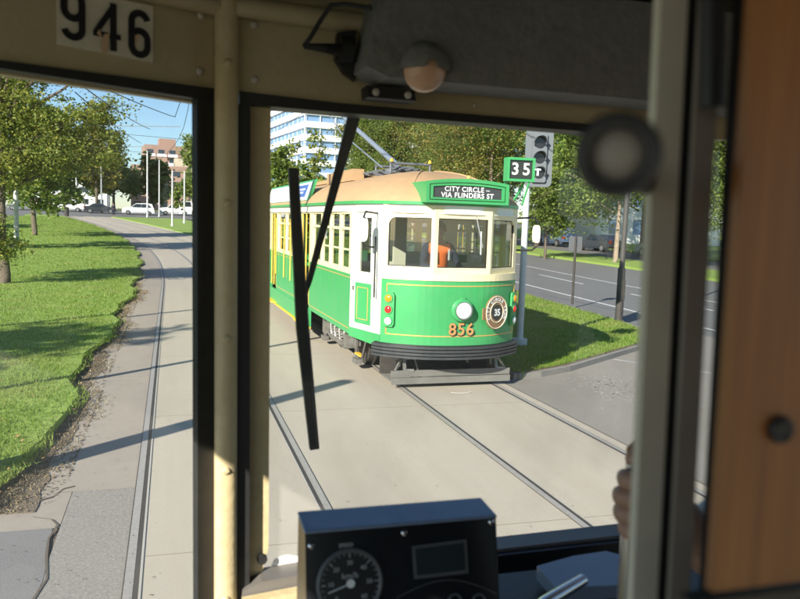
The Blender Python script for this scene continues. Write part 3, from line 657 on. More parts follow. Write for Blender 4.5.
car('dark car behind the white utility truck near the pillar', 'dark', 5.6, 125.5, pi, 'sedan'); car('silver sedan left of the white van half behind the lawn trees', 'silver', -20.6, 124, pi, 'sedan')
car('red car at the far left beyond the tree trunks', 'red', -20.5, 88, R(90), 'suv', None); car('white car at the far left edge beyond the lawn', 'white', -22.0, 78, R(90), 'suv', None)
car('pale small truck queued behind the white utility truck', 'white', 2.7, 132, pi, 'van')
car('silver blue car parked at the right under the trees', 'silver', 36.6, 51.5, R(97), 'suv', 'cars parked under the plane trees')
car('dark blue car parked in shade behind the mottled trunk', 'dark', 35.5, 59, R(97), 'sedan', 'cars parked under the plane trees')
car('grey blue car parked in shade farther along the row', 'blue', 35.5, 67, R(97), 'suv', 'cars parked under the plane trees')

# ------------------------------------------------------------------ people
def skinbody(name, joints, edges, m, parent, sub=2):
    me = bpy.data.meshes.new(name); me.from_pydata([j[:3] for j in joints], edges, []); o = bpy.data.objects.new(name, me); COL.objects.link(o)
    md = o.modifiers.new('s', 'SKIN'); md.use_smooth_shade = True
    if not me.skin_vertices: me.skin_vertices.new()
    for i, j in enumerate(joints):
        r_ = j[3] if hasattr(j[3], '__len__') else (j[3], j[3]); me.skin_vertices[0].data[i].radius = r_
    me.skin_vertices[0].data[0].use_root = True
    s_ = o.modifiers.new('d', 'SUBSURF'); s_.levels = sub; s_.render_levels = sub
    bpy.context.view_layer.update()
    nm = bpy.data.meshes.new_from_object(o.evaluated_get(bpy.context.evaluated_depsgraph_get())); nm.name = name
    bpy.data.objects.remove(o); bpy.data.meshes.remove(me)
    nm.materials.clear(); nm.materials.append(m); nm.polygons.foreach_set('use_smooth', [True]*len(nm.polygons))
    q = bpy.data.objects.new(name, nm); COL.objects.link(q); q.parent = parent; return q
def body_of(root, pose, skinm, cloth):
    # pose: dict of joint positions (local, facing -Y); returns body plus clothing
    P = pose; J = [(*P['hip'], (.14,.10)), (*P['waist'], (.125,.095)), (*P['chest'], (.155,.105)), (*P['neckb'], (.075,.07)), (*P['neck'], (.052,.052)), (*P['jaw'], (.062,.07)), (*P['head'], (.078,.092)), (*P['crown'], (.05,.06))]
    E_ = [(i, i+1) for i in range(7)]
    for s_ in 'LR':
        k = len(J); J += [(*P['sh'+s_], .058), (*P['el'+s_], .042), (*P['wr'+s_], .028), (*P['ha'+s_], (.038,.02))]; E_ += [(3, k), (k, k+1), (k+1, k+2), (k+2, k+3)]
        k = len(J); J += [(*P['hp'+s_], .085), (*P['kn'+s_], .058), (*P['an'+s_], .04), (*P['ft'+s_], .035)]; E_ += [(0, k), (k, k+1), (k+1, k+2), (k+2, k+3)]
    body = skinbody('body', J, E_, skinm, root)
    up = 1.16
    JT = [(*P['hip'], (.165,.125)), (*P['waist'], (.15,.115)), (*P['chest'], (.18,.13)), (*P['neckb'], (.08,.075))]; ET = [(0, 1), (1, 2), (2, 3)]
    for s_ in 'LR':
        k = len(JT); JT += [(*P['sh'+s_], .072), (*P['el'+s_], .054), (*P['wr'+s_], .036)]; ET += [(3, k), (k, k+1), (k+1, k+2)]
    sh = skinbody('shirt', JT, ET, cloth, root)
    v0 = P['hip']; nb_ = Vector(P['neckb'])-Vector((0, 0, .05))
    JV = [(*P['hip'], (.17,.135)), (*P['waist'], (.185,.15)), (*P['chest'], (.205,.16)), (*nb_, (.115,.10)), (*(nb_.lerp(Vector(P['shL']), .8)), (.088,.088)), (*(nb_.lerp(Vector(P['shR']), .8)), (.088,.088))]
    vest = skinbody('vest', JV, [(0, 1), (1, 2), (2, 3), (3, 4), (3, 5)], M['hivis'], root)
    JP = [(*P['hip'], (.17,.13))]; EP = []
    for s_ in 'LR':
        k = len(JP); JP += [(*P['hp'+s_], .10), (*P['kn'+s_], .07), (*P['an'+s_], .055)]; EP += [(0, k), (k, k+1), (k+1, k+2)]
    skinbody('trousers', JP, EP, M['navy'], root)
    h = Vector(P['head']); cr = Vector(P['crown'])
    hair = MB().dome(h+Vector((0, .012, .012)), (0, .25, 1), .095, .115, 18, 6).build('hair', M['hair'], root, smooth=True)
    f = Vector(P.get('face', (0, -1, 0))).normalized(); sd = f.cross(Vector((0, 0, 1))).normalized()
    nose = MB().tube([h+f*.085+Vector((0,0,.005)), h+f*.115+Vector((0,0,-.03)), h+f*.09+Vector((0,0,-.04))], [.009,.014,.010], 8).build('nose', skinm, root, smooth=True)
    for s_ in (-1, 1):
        MB().dome(h+f*.083+sd*s_*.032+Vector((0, 0, .008)), f, .012, .007, 10, 3).build('eye', M['dark'], root, smooth=True)
        MB().disc(h+sd*s_*.083-Vector((0, 0, .01)), sd, .026, .018, 12).build('ear', skinm, root, smooth=True)
    MB().box(h+f*.086-Vector((0, 0, .062)), (.045, .012, .008)).build('mouth', mat('lips', (.32,.12,.09), .6), root)
    return body

# ------------------------------------------------------------------ the green and cream tram
T = empty('tram', 'green and cream vintage tram with tan roof coming on the right track', 'tram', (3.83, 9.85, .006), R(1.2))
A = [(-1.25,13.6),(-1.25,1.3),(-1.02,.46),(-.42,.02),(.42,.02),(1.02,.46),(1.25,1.3),(1.25,13.6),(.42,14.9),(-.42,14.9)]   # window-level outline
AS = []                                            # smoothed apron outline, front only
ctrl = [(-1.25,1.35),(-1.17,.85),(-1.02,.44),(-.75,.20),(-.42,.035),(0,-.02),(.42,.035),(.75,.20),(1.02,.44),(1.17,.85),(1.25,1.35)]
for i in range(len(ctrl)-1):
    p0, p1, p2, p3 = [Vector(ctrl[max(0, min(len(ctrl)-1, i+k))]) for k in (-1, 0, 1, 2)]
    for t in (0, .25, .5, .75):
        AS.append(.5*((2*p1)+(p2-p0)*t+(2*p0-5*p1+4*p2-p3)*t*t+(-p0+3*p1-3*p2+p3)*t**3))
AS.append(Vector(ctrl[-1]))
def nrm2(L_, i):
    a = Vector(L_[max(0, i-1)]); b = Vector(L_[min(len(L_)-1, i+1)]); t = (b-a).normalized(); return Vector((t.y, -t.x))
def band(L_, z0, z1, off, th, m, name, parent, i0=0, i1=None, prof=None):
    i1 = len(L_)-1 if i1 is None else i1; b = MB(); rows = []
    prof = prof or [(off, z0), (off, z1), (off-th, z1), (off-th, z0)]
    for i in range(i0, i1+1):
        n_ = nrm2(L_, i); p = Vector(L_[i]); row = []
        for o_, z in prof: row.append(len(b.v)); b.v.append((p.x+n_.x*o_, p.y+n_.y*o_, z))
        rows.append(row)
    k = len(prof)
    for a, c in zip(rows, rows[1:]):
        for j in range(k): b.f.append((a[j], c[j], c[(j+1) % k], a[(j+1) % k]))
    b.f.append(tuple(reversed(rows[0]))); b.f.append(tuple(rows[-1])); return b.build(name, m, parent)
front = (7, 33)       # indices of AS that make the front between the cab doors (approx)
iL = min(range(len(AS)), key=lambda i: (AS[i]-Vector((-1.04, .46))).length); iR = min(range(len(AS)), key=lambda i: (AS[i]-Vector((1.04, .46))).length)
apron = band(AS, .64, 1.53, 0, .04, M['green'], 'front_apron', T, iL, iR)
# gold lining following the apron
for z0, z1, a, c in ((1.455, 1.47, iL+1, iR-1), (.76, .775, iL+1, iR-1)): band(AS, z0, z1, .004, .006, M['gold'], 'gold_lining', T, a, c)
for i in (iL+1, iR-1):
    p = AS[i]; n_ = nrm2(AS, i); MB().box((p.x+n_.x*.002, p.y+n_.y*.002, 1.11), (.015, .012, .70)).build('gold_lining', M['gold'], T)
band(AS, 1.53, 1.63, .012, .06, M['cream'], 'waist_rail', T, iL, iR)
bmp = band(AS, .45, .64, .025, .05, M['bumper'], 'bumper', T, iL-1, iR+1)
for k in range(4):
    z = .452+k*.047; sb = band(AS, z, z+.032, .066, .045, M['bumperslat'], 'bumper_slat', T, iL-1, iR+1); sb.parent = bmp
# window level of the front
Zs, Zw0, Zw1, Zh = 1.63, 1.71, 2.38, 2.55
facets = [((-1.02,.46), (-.42,.02), .085, .045), ((-.42,.02), (.42,.02), .055, .055), ((.42,.02), (1.02,.46), .045, .085)]
for k, (P_, Q_, m0, m1) in enumerate(facets):
    Lf = (Vector(Q_)-Vector(P_)).length; pl = MB().plate(P_, Q_, Zs, Zh, [(m0, Lf-m1, Zw0, Zw1)], .05)
    d = (Vector(Q_)-Vector(P_))/Lf; nn = Vector((-d.y, d.x))
    if k != 1:                                      # rounded outer top corner
        a0 = m0 if k == 0 else Lf-m1; s_ = 1 if k == 0 else -1; rr = .11
        arc = [(a0+s_*(rr-rr*cos(t)), Zw1-rr+rr*sin(t)) for t in [pi/2*i/6 for i in range(7)]]
        poly = [(a0, Zw1)]+[(x, z) for x, z in (arc if True else arc)]
        pts3 = [(P_[0]+d.x*x+nn.x*.001, P_[1]+d.y*x+nn.y*.001, z) for x, z in poly]
        pl.prism(pts3, (nn.x*.046, nn.y*.046, 0))
    fr = weld(pl.build('window_frame', M['cream'], T), 1e-5)
    if k == 0: fr['label'] = 'sunlit corner windscreen frame'
    p = [Vector(P_)+d*m0+nn*.025, Vector(P_)+d*(Lf-m1)+nn*.025]
    MB().quad((*p[0], Zw0), (*p[1], Zw0), (*p[1], Zw1), (*p[0], Zw1)).build('window_pane', M['tglass'], fr)
    rb = MB()                                       # dark gasket
    for (x0, z0, x1, z1) in ((m0, Zw0, Lf-m1, Zw0+.012), (m0, Zw1-.012, Lf-m1, Zw1), (m0, Zw0, m0+.012, Zw1), (Lf-m1-.012, Zw0, Lf-m1, Zw1)):
        q0 = Vector(P_)+d*x0+nn*.012; q1 = Vector(P_)+d*x1+nn*.012
        rb.prism([(*q0, z0), (*q1, z0), (*q1, z1), (*q0, z1)], (nn.x*.02, nn.y*.02, 0))
    rb.build('gasket', M['black'], fr)
# header band in white, gutter in green
HD = [Vector((-1.25,13.6)), Vector((-1.25,1.3)), Vector((-1.02,.46)), Vector((-.42,.02)), Vector((.42,.02)), Vector((1.02,.46)), Vector((1.25,1.3)), Vector((1.25,13.6))]
def densify(L_, st=.15):
    out = []
    for a, b in zip(L_, L_[1:]):
        n_ = max(1, int((b-a).length/st)) if (b-a).length < 3 else 12
        out += [a.lerp(b, i/n_) for i in range(n_)]
    return out+[L_[-1]]
HDD = densify(HD)
for _ in range(2):
    HDD = [HDD[0]]+[(HDD[i-1]+HDD[i]*2+HDD[i+1])/4 if 11 < i < len(HDD)-12 else HDD[i] for i in range(1, len(HDD)-1)]+[HDD[-1]]
band(HDD, 2.455, 2.555, .015, .05, M['white'], 'header_band', T)
band(HDD, 2.555, 2.60, .05, .10, M['green'], 'gutter', T)
band(HDD, 2.44, 2.455, .03, .05, M['white'], 'drip_rail', T)
# roof: rings shrinking towards the spine
ring = HDD + [Vector((1.0, 14.4)), Vector((.42, 14.9)), Vector((-.42, 14.9)), Vector((-1.0, 14.4))]
ring = [p+nrm2(HDD, i)*.04 if i < len(HDD) else p for i, p in enumerate(ring)]
b = MB(); ts = [1, .985, .94, .86, .74, .6, .42, .22, .02]; rows = []
for t in ts:
    row = []
    for p in ring:
        s_ = Vector((0, min(13.0, max(1.65, p.y)))); q = s_+(p-s_)*t; z = 2.595+.50*(1-t**2.3)**.72; row.append(len(b.v)); b.v.append((q.x, q.y, z))
    rows.append(row)
for a, c in zip(rows, rows[1:]):
    for i in range(len(ring)): j = (i+1) % len(ring); b.f.append((a[i], a[j], c[j], c[i]))
b.f.append(tuple(rows[-1])); rf = b.build('roof', M['roof'], T, smooth=True)
for u in (-.62, .62):                               # canvas battens and roof ribs over the cab
    b = MB(); pr_ = []
    for i in range(9):
        t = 1-i/9; z = 2.60+.50*(1-t**2.3)**.72; s_ = Vector((0, 1.65)); p = Vector((u*1.15, .22)); q = s_+(p-s_)*t; pr_.append((q.x, q.y, z))
    b.tube(pr_, .014, 6).build('roof_batten', M['roof'], rf)
# walkway boards, trolley base and pole
b = MB()
for u in (-.33, .33): b.b2((u-.13, 3.2, 3.08), (u+.13, 11, 3.16))
b.b2((-.75, 3.3, 3.0), (-.55, 5.4, 3.2)).b2((.55, 3.3, 3.0), (.75, 5.4, 3.2)); b.build('roof_walkway', M['roof'], T)
tb = MB()
for y in (2.45, 3.0, 3.55): tb.bar((-.6, y, 3.10), (.6, y, 3.10), .05, .04)
for u in (-.55, -.3, .3, .55): tb.bar((u, 2.3, 3.125), (u, 3.7, 3.125), .04, .03)
for u in (-.2, -.08, .08, .2): tb.tube([(u, 2.55, 3.19), (u, 3.45, 3.19)], .024, 8)
for u in (-.34, .34): tb.tube([(u, 2.42, 3.1), (u, 2.42, 3.27)], .018, 6).tube([(u, 3.3, 3.1), (u, 3.3, 3.27)], .018, 6)
tb.tube([(-.36, 2.42, 3.265), (.36, 2.42, 3.265)], .022, 8).tube([(-.36, 3.3, 3.265), (.36, 3.3, 3.265)], .022, 8).disc((-.15, 2.9, 3.16), (0, 0, 1), .14, .08, 16)
tb = tb.build('trolley_base', mat('trolley_grey', (.16,.17,.19), .6, .3), T)
for u in (-.5, .5): MB().dome((u*.66, 2.4, 3.285), (0, 0, 1), .03, .06, 10, 4).build('insulator', M['yellow'], tb)
polem = mat('trolley_pole_grey', (.26,.30,.36), .5, .3)
MB().tube([(-.15, 2.7, 3.26), (-.19, 5.6, 4.2), (-.22, 8.2, 5.1), (-.22, 9.2, 5.42)], [.05, .042, .035, .025], 10).build('trolley_pole', polem, T)
MB().tube([(-.35, 2.9, 3.22), (-.35, 6.0, 4.1), (-.24, 8.4, 5.0)], .012, 6).build('trolley_rope', polem, T)
# destination box
db = MB(); zc = 2.76
def arch(u0, u1, z0, z1, rise, n=10):
    return [(u0, z0), (u1, z0)]+[(u1+(u0-u1)*i/n, z1+rise*(1-(2*i/n-1)**2)) for i in range(n+1)]
def ringprism(outer, inner, y0, y1):
    b = MB(); n = len(outer); 
    o0 = [(u, y0, z) for u, z in outer]; i0_ = [(u, y0, z) for u, z in inner]; o1 = [(u, y1, z) for u, z in outer]; i1_ = [(u, y1, z) for u, z in inner]
    for i in range(n):
        j = (i+1) % n; b.quad(o0[i], o0[j], i0_[j], i0_[i]); b.quad(o0[j], o0[i], o1[i], o1[j]); b.quad(i0_[i], i0_[j], i1_[j], i1_[i]); b.quad(o1[i], i1_[i], i1_[j], o1[j])
    return b
box_ = ringprism(arch(-.60,.60,2.585,2.865,.05), arch(-.555,.555,2.62,2.83,.038), -.10, .9)
dbo = weld(box_.build('destination_box', M['green'], T))
weld(ringprism(arch(-.54,.54,2.632,2.822,.034), arch(-.50,.50,2.655,2.80,.028), -.092, -.06).build('inner_frame', M['green'], dbo))
MB().prism([(u, -.072, z) for u, z in arch(-.53,.53,2.64,2.81,.034)], (0, .02, 0)).build('blind', mat('blind_black', (.045,.05,.05), .5), dbo)
MB().prism([(u, -.045, z) for u, z in arch(-.56,.56,2.62,2.83,.038)], (0, .9, 0)).build('backing', M['green'], dbo)
TX = Matrix.Rotation(pi/2, 4, 'X')
text_mesh('CITY CIRCLE \u2013', .092, .001, .0016, 1.1).xf(Matrix.Translation((-.01, -.076, 2.773)) @ TX).build('lettering', M['textwhite'], dbo)
text_mesh('VIA FLINDERS ST', .092, .001, .0022, 1.12).xf(Matrix.Translation((0, -.076, 2.692)) @ TX).build('lettering', M['textwhite'], dbo)
MB().tube([(.06, .05, 2.93), (.06, .05, 2.97)], .03, 8).build('vent', M['gold'], dbo)
# headlight
hl = MB().torus((0, -.05, 1.135), (0, 1, 0), .135, .03).build('headlight', M['green'], T, smooth=True)
MB().disc((0, -.02, 1.135), (0, 1, 0), .14, .12, 24).build('headlight_housing', M['green'], hl)
MB().disc((0, -.07, 1.135), (0, 1, 0), .125, .10, 24).build('headlight_rim', M['chrome'], hl)
MB().dome((0, -.121, 1.135), (0, -1, 0), .112, .03, 24).build('lens', M['lamp'], hl, smooth=True)
MB().box((0, -.05, 1.30), (.05, .06, .04)).build('bracket', M['green'], hl)
# number 856 with its dark painted outline
text_mesh('856', .235, .003, .008, 1.08).xf(Matrix.Translation((.012, -.030, .852)) @ TX).build('number_outline', M['badgeblack'], T)
text_mesh('856', .235, .003, .003, 1.11).xf(Matrix.Translation((0, -.040, .862)) @ TX).build('number', mat('fleet_number', (.50,.25,.09), .5), T)
# badge
d = (Vector((.75,.20))-Vector((.42,.035))).normalized(); bc = Vector((.51, .045, 1.10)); X_ = Vector((d.x, d.y, 0)); Z_ = Vector((0, 0, 1)); N_ = X_.cross(Z_)   # N_ points forward (-v)
bc = bc+N_*.05
BM = frame3(bc, X_, Z_)
bd = MB().disc((0, 0, 0), (0, 0, 1), .24, .02, 40).xf(BM).build('route_badge', M['badge'], T)
MB().torus((0, 0, .012), (0, 0, 1), .226, .006, 40, 6).xf(BM).build('badge_ring', M['badgecream'], bd)
MB().torus((0, 0, .012), (0, 0, 1), .142, .006, 40, 6).xf(BM).build('badge_ring', M['badgecream'], bd)
MB().disc((0, 0, .012), (0, 0, 1), .108, .01, 32).xf(BM).build('badge_centre', M['badgeblack'], bd)
MB().b2((-.29, -.09, -.012), (-.2, .07, .004)).xf(BM).build('badge_scroll', M['badge'], bd)
text_mesh('35', .13, .001, .004).xf(BM @ Matrix.Translation((0, -.005, .020))).build('badge_number', M['textwhite'], bd)
txt = 'CITY CIRCLE TRAM'; acc = MB(); span = R(230)
for i, ch in enumerate(txt):
    if ch == ' ': continue
    a = pi/2+span/2-span*i/(len(txt)-1); t_ = text_mesh(ch, .062, .0008, .0022).xf(BM @ Matrix.Translation((cos(a)*.183, sin(a)*.183, .012)) @ Matrix.Rotation(a-pi/2, 4, 'Z'))
    k = len(acc.v); acc.v += t_.v; acc.f += [tuple(k+q for q in f) for f in t_.f]
for i in range(11):
    a = -pi/2+R(-48+9.6*i); t_ = MB().box((cos(a)*.183, sin(a)*.183, .012), (.006, .03, .002), Matrix.Rotation(a, 3, 'Z')); k = len(acc.v); acc.v += t_.v; acc.f += [tuple(k+q for q in f) for f in t_.f]
acc.build('badge_lettering', M['textwhite'], bd)
# marker lights on both sides
for s_ in (-1, 1):
    p = Vector((s_*.92, .34)); t_ = (Vector((s_*1.02,.44))-Vector((s_*.75,.20))).normalized(); X_ = Vector((t_.x*s_, t_.y*s_, 0)); N_ = X_.cross(Z_); LM = frame3((p.x, p.y, 1.11)+N_*0 if False else Vector((p.x, p.y, 1.11))+N_*.02, X_, Z_)
    pl = MB(); pl.prism([(x, y, 0) for x, y in [(-.06,-.24),(.06,-.24),(.085,-.2),(.085,.2),(.06,.24),(-.06,.24),(-.085,.2),(-.085,-.2)]], (0, 0, .03)).xf(LM); pl = pl.build('light_plate', M['green'], T)
    for z, m_ in ((.155, 'amber'), (.0, 'red'), (-.16, 'lamp')):
        MB().torus((0, z, .035), (0, 0, 1), .058, .01, 20, 6).xf(LM).build('lamp_ring', M['green'], pl, smooth=True)
        MB().dome((0, z, .034), (0, 0, 1), .055, .03, 18, 5).xf(LM).build('marker_lamp', M[m_], pl, smooth=True)
# cab door sections and side walls
def side_wall(sg):
    P1, Q1 = ((-1.25,1.3), (-1.02,.46)) if sg < 0 else ((1.02,.46), (1.25,1.3))
    Lf = (Vector(Q1)-Vector(P1)).length
    hole = [(.22, Lf-.30, 1.58, 2.36)]
    dr = weld(MB().plate(P1, Q1, .74, 2.46, hole, .05).build('cab_door', M['white'], T), 1e-5)
    d = (Vector(Q1)-Vector(P1))/Lf; nn = Vector((-d.y, d.x))
    def on(x, z, o): q = Vector(P1)+d*x-nn*o; return (q.x, q.y, z)
    MB().quad(on(.2, 1.56, -.03), on(Lf-.28, 1.56, -.03), on(Lf-.28, 2.38, -.03), on(.2, 2.38, -.03)).build('door_window', M['tglass'], dr)
    MB().prism([on(.17, .83, .004), on(Lf-.26, .83, .004), on(Lf-.26, 1.42, .004), on(.17, 1.42, .004)], (-nn.x*.01, -nn.y*.01, 0)).build('door_panel', M['green'], dr)
    gl = MB()
    for a, z0, c, z1 in ((.23,.89,.245,1.36),(Lf-.34,.89,Lf-.325,1.36),(.23,.89,Lf-.325,.90),(.23,1.35,Lf-.325,1.36)): gl.prism([on(a,z0,.012), on(c,z0,.012), on(c,z1,.012), on(a,z1,.012)], (-nn.x*.006, -nn.y*.006, 0))
    gl.build('gold_lining', M['gold'], dr)
    MB().prism([on(-.02,.60,0), on(Lf,.56,0), on(Lf,.74,0), on(-.02,.74,0)], (nn.x*.04, nn.y*.04, 0)).build('door_step_panel', M['green'], dr)
    MB().b2((0,0,0), (.03,.03,.06)).xf(Matrix.Translation(on(.12, 1.3, .03))).build('door_latch', M['steel'], dr)
    MB().tube([on(Lf-.1, 1.25, .05), on(Lf-.1, 2.1, .05)], .013, 8).build('grab_rail', M['black'], dr)
    # saloon wall with bays; distances measured from the rear (P) forward
    Y0, Y1 = 1.3, 13.6; P2, Q2 = ((-1.25, Y1), (-1.25, Y0)) if sg < 0 else ((1.25, Y0), (1.25, Y1))
    def loc(y): return (Y1-y) if sg < 0 else (y-Y0)
    bays = [(1.42, 2.0), (2.09, 2.72), (2.81, 3.40), (3.49, 4.2)]
    doors = [(4.48, 5.35), (8.55, 9.4)]; mids = [(5.6, 6.35), (6.45, 7.2), (7.3, 8.3)]; rear = [(9.7, 10.3), (10.4, 11.0), (11.1, 11.7), (11.8, 12.4), (12.5, 13.1)]
    hs = []
    for a, c in bays+mids+rear:
        l = sorted((loc(a), loc(c))); hs += [(l[0], l[1], 1.60, 2.17), (l[0], l[1], 2.21, 2.41)]
    for a, c in doors: l = sorted((loc(a), loc(c))); hs.append((l[0], l[1], .80, 2.41))
    wl = weld(MB().plate(P2, Q2, 1.52, 2.46, [h if h[2] > 1.5 else (h[0], h[1], 1.52, h[3]) for h in hs], .05).build('side_wall', M['cream'], T), 1e-5)
    wl['label'] = 'cream window band along the side'
    lw = []
    for a, c in doors: l = sorted((loc(a), loc(c))); lw.append((l[0], l[1], .62, 1.52))
    weld(MB().plate(P2, Q2, .62, 1.52, lw, .05).build('side_panel', M['green'], T), 1e-5)
    x = sg*1.25
    for y in (2.05, 2.77, 3.45, 10.9, 12.1, 13.0): MB().b2((x-.004 if sg < 0 else x, y-.012, .64), (x if sg < 0 else x+.004, y+.012, 1.45)).build('panel_seam', M['green'], T)
    g = MB()
    for z in (1.46, .70):
        for a, c in ((1.35, 4.4), (5.45, 8.45), (9.5, 13.5)): g.b2((x-.006 if sg < 0 else x, a, z), (x if sg < 0 else x+.006, c, z+.012))
    g.build('gold_lining', M['gold'], T)
    xi = x-sg*.03
    for a, c in bays+mids+rear:
        MB().quad((xi, a, 1.6), (xi, c, 1.6), (xi, c, 2.17), (xi, a, 2.17)).build('side_window', M['tglass'], wl)
        MB().quad((xi, a, 2.21), (xi, c, 2.21), (xi, c, 2.41), (xi, a, 2.41)).build('fanlight', M['tglass'], wl)
        MB().b2((xi-.012, a, 1.86), (xi+.012, c, 1.885)).build('window_bar', M['cream'], wl)
    for a, c in doors:
        for y in (a+.06, (a+c)/2, c-.06): MB().tube([(x-sg*.02, y, .7), (x-sg*.02, y, 2.4)], .017, 8).build('handrail', M['railyellow'], wl)
        MB().b2((min(x, x+sg*.12), a-.1, .30), (max(x, x+sg*.12), c+.1, .34)).build('step', M['yellow'], wl)
    MB().b2((x-.02, 4.3, .30), (x+.02, 9.5, .62)).build('step_panel', M['green'], wl)
    MB().b2((min(x-sg*.02, x+sg*.05), 4.3, .275), (max(x-sg*.02, x+sg*.05), 9.5, .305)).build('step_edge', M['yellow'], wl)
    for y in (5.5, 6.4, 7.25, 8.4): MB().tube([(x+sg*.03, y, 1.0), (x+sg*.03, y, 2.3)], .014, 8).build('handrail', M['railyellow'], wl)
side_wall(-1); side_wall(1)
# rear end
weld(MB().plate((-.42,14.9), (-1.25,13.6), .6, 2.56, [(.2,1.2,1.7,2.4)], -.04).plate((.42,14.9), (-.42,14.9), .6, 2.56, [(.08,.76,1.7,2.4)], -.04).plate((1.25,13.6), (.42,14.9), .6, 2.56, [(.2,1.2,1.7,2.4)], -.04).build('rear_end', M['green'], T))
# interior
MB().b2((-1.2, 1.35, .82), (1.2, 13.5, .88)).b2((-.92, .48, .82), (.92, 1.35, .88)).build('floor', M['under'], T)
MB().b2((-1.18, 1.35, 2.50), (1.18, 13.5, 2.545)).b2((-.98, .55, 2.5), (.98, 1.35, 2.545)).build('ceiling', M['interior'], T)
bk = weld(MB().plate((1.19, 1.62), (-1.19, 1.62), .88, 2.5, [(.15,.65,1.7,2.3), (.85,1.5,.9,2.35), (1.7,2.25,1.7,2.3)], .05).build('cab_bulkhead', M['interior'], T))
weld(MB().plate((1.19, 4.35), (-1.19, 4.35), .88, 2.5, [(.15,.75,1.6,2.3), (.85,1.5,.9,2.35), (1.6,2.25,1.6,2.3)], .05).build('saloon_bulkhead', M['interior'], T))
for sg in (-1, 1):
    for y in (2.2, 3.2, 10.4, 11.6):
        MB().b2((sg*1.15 if sg > 0 else -1.15, y, .9), (sg*.35, y+.42, 1.3)).b2((sg*1.15 if sg > 0 else -1.15, y+.42, 1.3), (sg*.35, y+.5, 1.78)).build('seat', M['seatgreen'], T)
MB().b2((-.75, .2, .9), (.75, .42, 1.55)).build('cab_desk', M['under'], T)
MB().b2((.05, .42, 1.42), (.38, .60, 1.62)).build('controller', M['steel'], T)
# mirrors and side wiper
for sg in (-1, 1):
    mr_ = MB().tube([(sg*1.06, .6, 2.42), (sg*1.28, .42, 2.44), (sg*1.32, .38, 2.36)], .014, 6).tube([(sg*1.10, .62, 1.95), (sg*1.27, .45, 1.96), (sg*1.32, .4, 2.02)], .014, 6).build('mirror_bracket', M['black'], T)
    b = MB(); W2, H2 = (.075, .17) if sg < 0 else (.05, .13); pts = [(W2*cos(t)*abs(cos(t))**-.4 if abs(cos(t)) > 1e-3 else 0, H2*sin(t)*abs(sin(t))**-.4 if abs(sin(t)) > 1e-3 else 0) for t in [2*pi*i/24 for i in range(24)]]
    b.prism([(sg*1.32+x, .40, 2.2+z) for x, z in pts], (0, .06, 0)); b.build('mirror', M['white'], mr_)
MB().tube([(.16, -.03, 2.42), (.27, -.035, 2.0)], .008, 6).tube([(.24, -.035, 2.22), (.245, -.035, 1.9)], .012, 6).build('wiper', M['galv'], T)
# route number box on the roof
rb_ = empty('x', None, None)
bpy.data.objects.remove(rb_)
X_ = Vector((cos(R(6)), -sin(R(6)), 0)); o_ = Vector((1.02, .42, 3.12)); NM = frame3(o_, X_, Z_)
nb = weld(MB().b2((-.21, -.17, -.16), (.21, .17, -.02)).xf(NM).build('route_number_box', M['green'], T))
MB().b2((-.17, -.13, -.02), (.17, .13, -.012)).xf(NM).build('box_face', M['badgeblack'], nb)
fr = MB()
for p, q in (((-.21,-.17,-.02),(.21,-.135,.012)), ((-.21,.135,-.02),(.21,.17,.012)), ((-.21,-.135,-.02),(-.175,.135,.012)), ((.175,-.135,-.02),(.21,.135,.012))): fr.b2(p, q)
fr.xf(NM).build('box_rim', M['green'], nb)
text_mesh('3', .24, .002, .004).xf(NM @ Matrix.Translation((-.085, 0, -.008))).build('number', M['textwhite'], nb)
text_mesh('5', .24, .002, .004).xf(NM @ Matrix.Translation((.085, 0, -.008))).build('number', M['textwhite'], nb)
br = MB().tube([(1.12, .50, 2.96), (1.10, .62, 2.8), (1.05, .75, 2.62)], .02, 6).tube([(.9, .52, 2.96), (.88, .9, 2.85)], .02, 6).tube([(1.16, .42, 2.95), (1.13, .55, 2.62)], .016, 6).build('box_bracket', M['green'], nb)
# roadside advertising board on the roof edge
ab = MB().prism([(-1.27, 4.7, 2.62), (-1.27, 10.3, 2.62), (-1.12, 10.3, 3.06), (-1.12, 4.7, 3.06)], (.05, 0, 0)).build('advertising_board', M['green'], T)
nA = Vector((-.44, 0, .15)).normalized(); pa = [Vector(p)+nA*.012 for p in ((-1.27,4.78,2.62),(-1.27,10.22,2.62),(-1.12,10.22,3.06),(-1.12,4.78,3.06))]
def onb(y, s): return Vector((-1.27, y, 2.62)).lerp(Vector((-1.12, y, 3.06)), s)+nA*.014
MB().prism([onb(4.82,.1), onb(10.18,.1), onb(10.18,.9), onb(4.82,.9)], -nA*.008).build('board_face', mat('board_face', (.72,.74,.78), .5), ab)
MB().prism([onb(5.1,.25)+nA*.003, onb(6.8,.25)+nA*.003, onb(6.8,.8)+nA*.003, onb(5.1,.8)+nA*.003], -nA*.003).build('board_picture', mat('board_blue', (.06,.12,.36), .5), ab)
b = MB()
for y, s, l in ((7.5,.62,1.6),(7.7,.4,1.1),(5.3,.55,1.0),(5.4,.4,.9)): b.prism([onb(y,s)+nA*.006, onb(y+l,s)+nA*.006, onb(y+l,s+.09)+nA*.006, onb(y,s+.09)+nA*.006], -nA*.002)
b.build('board_lettering', mat('board_pale', (.45,.5,.65), .6), ab)
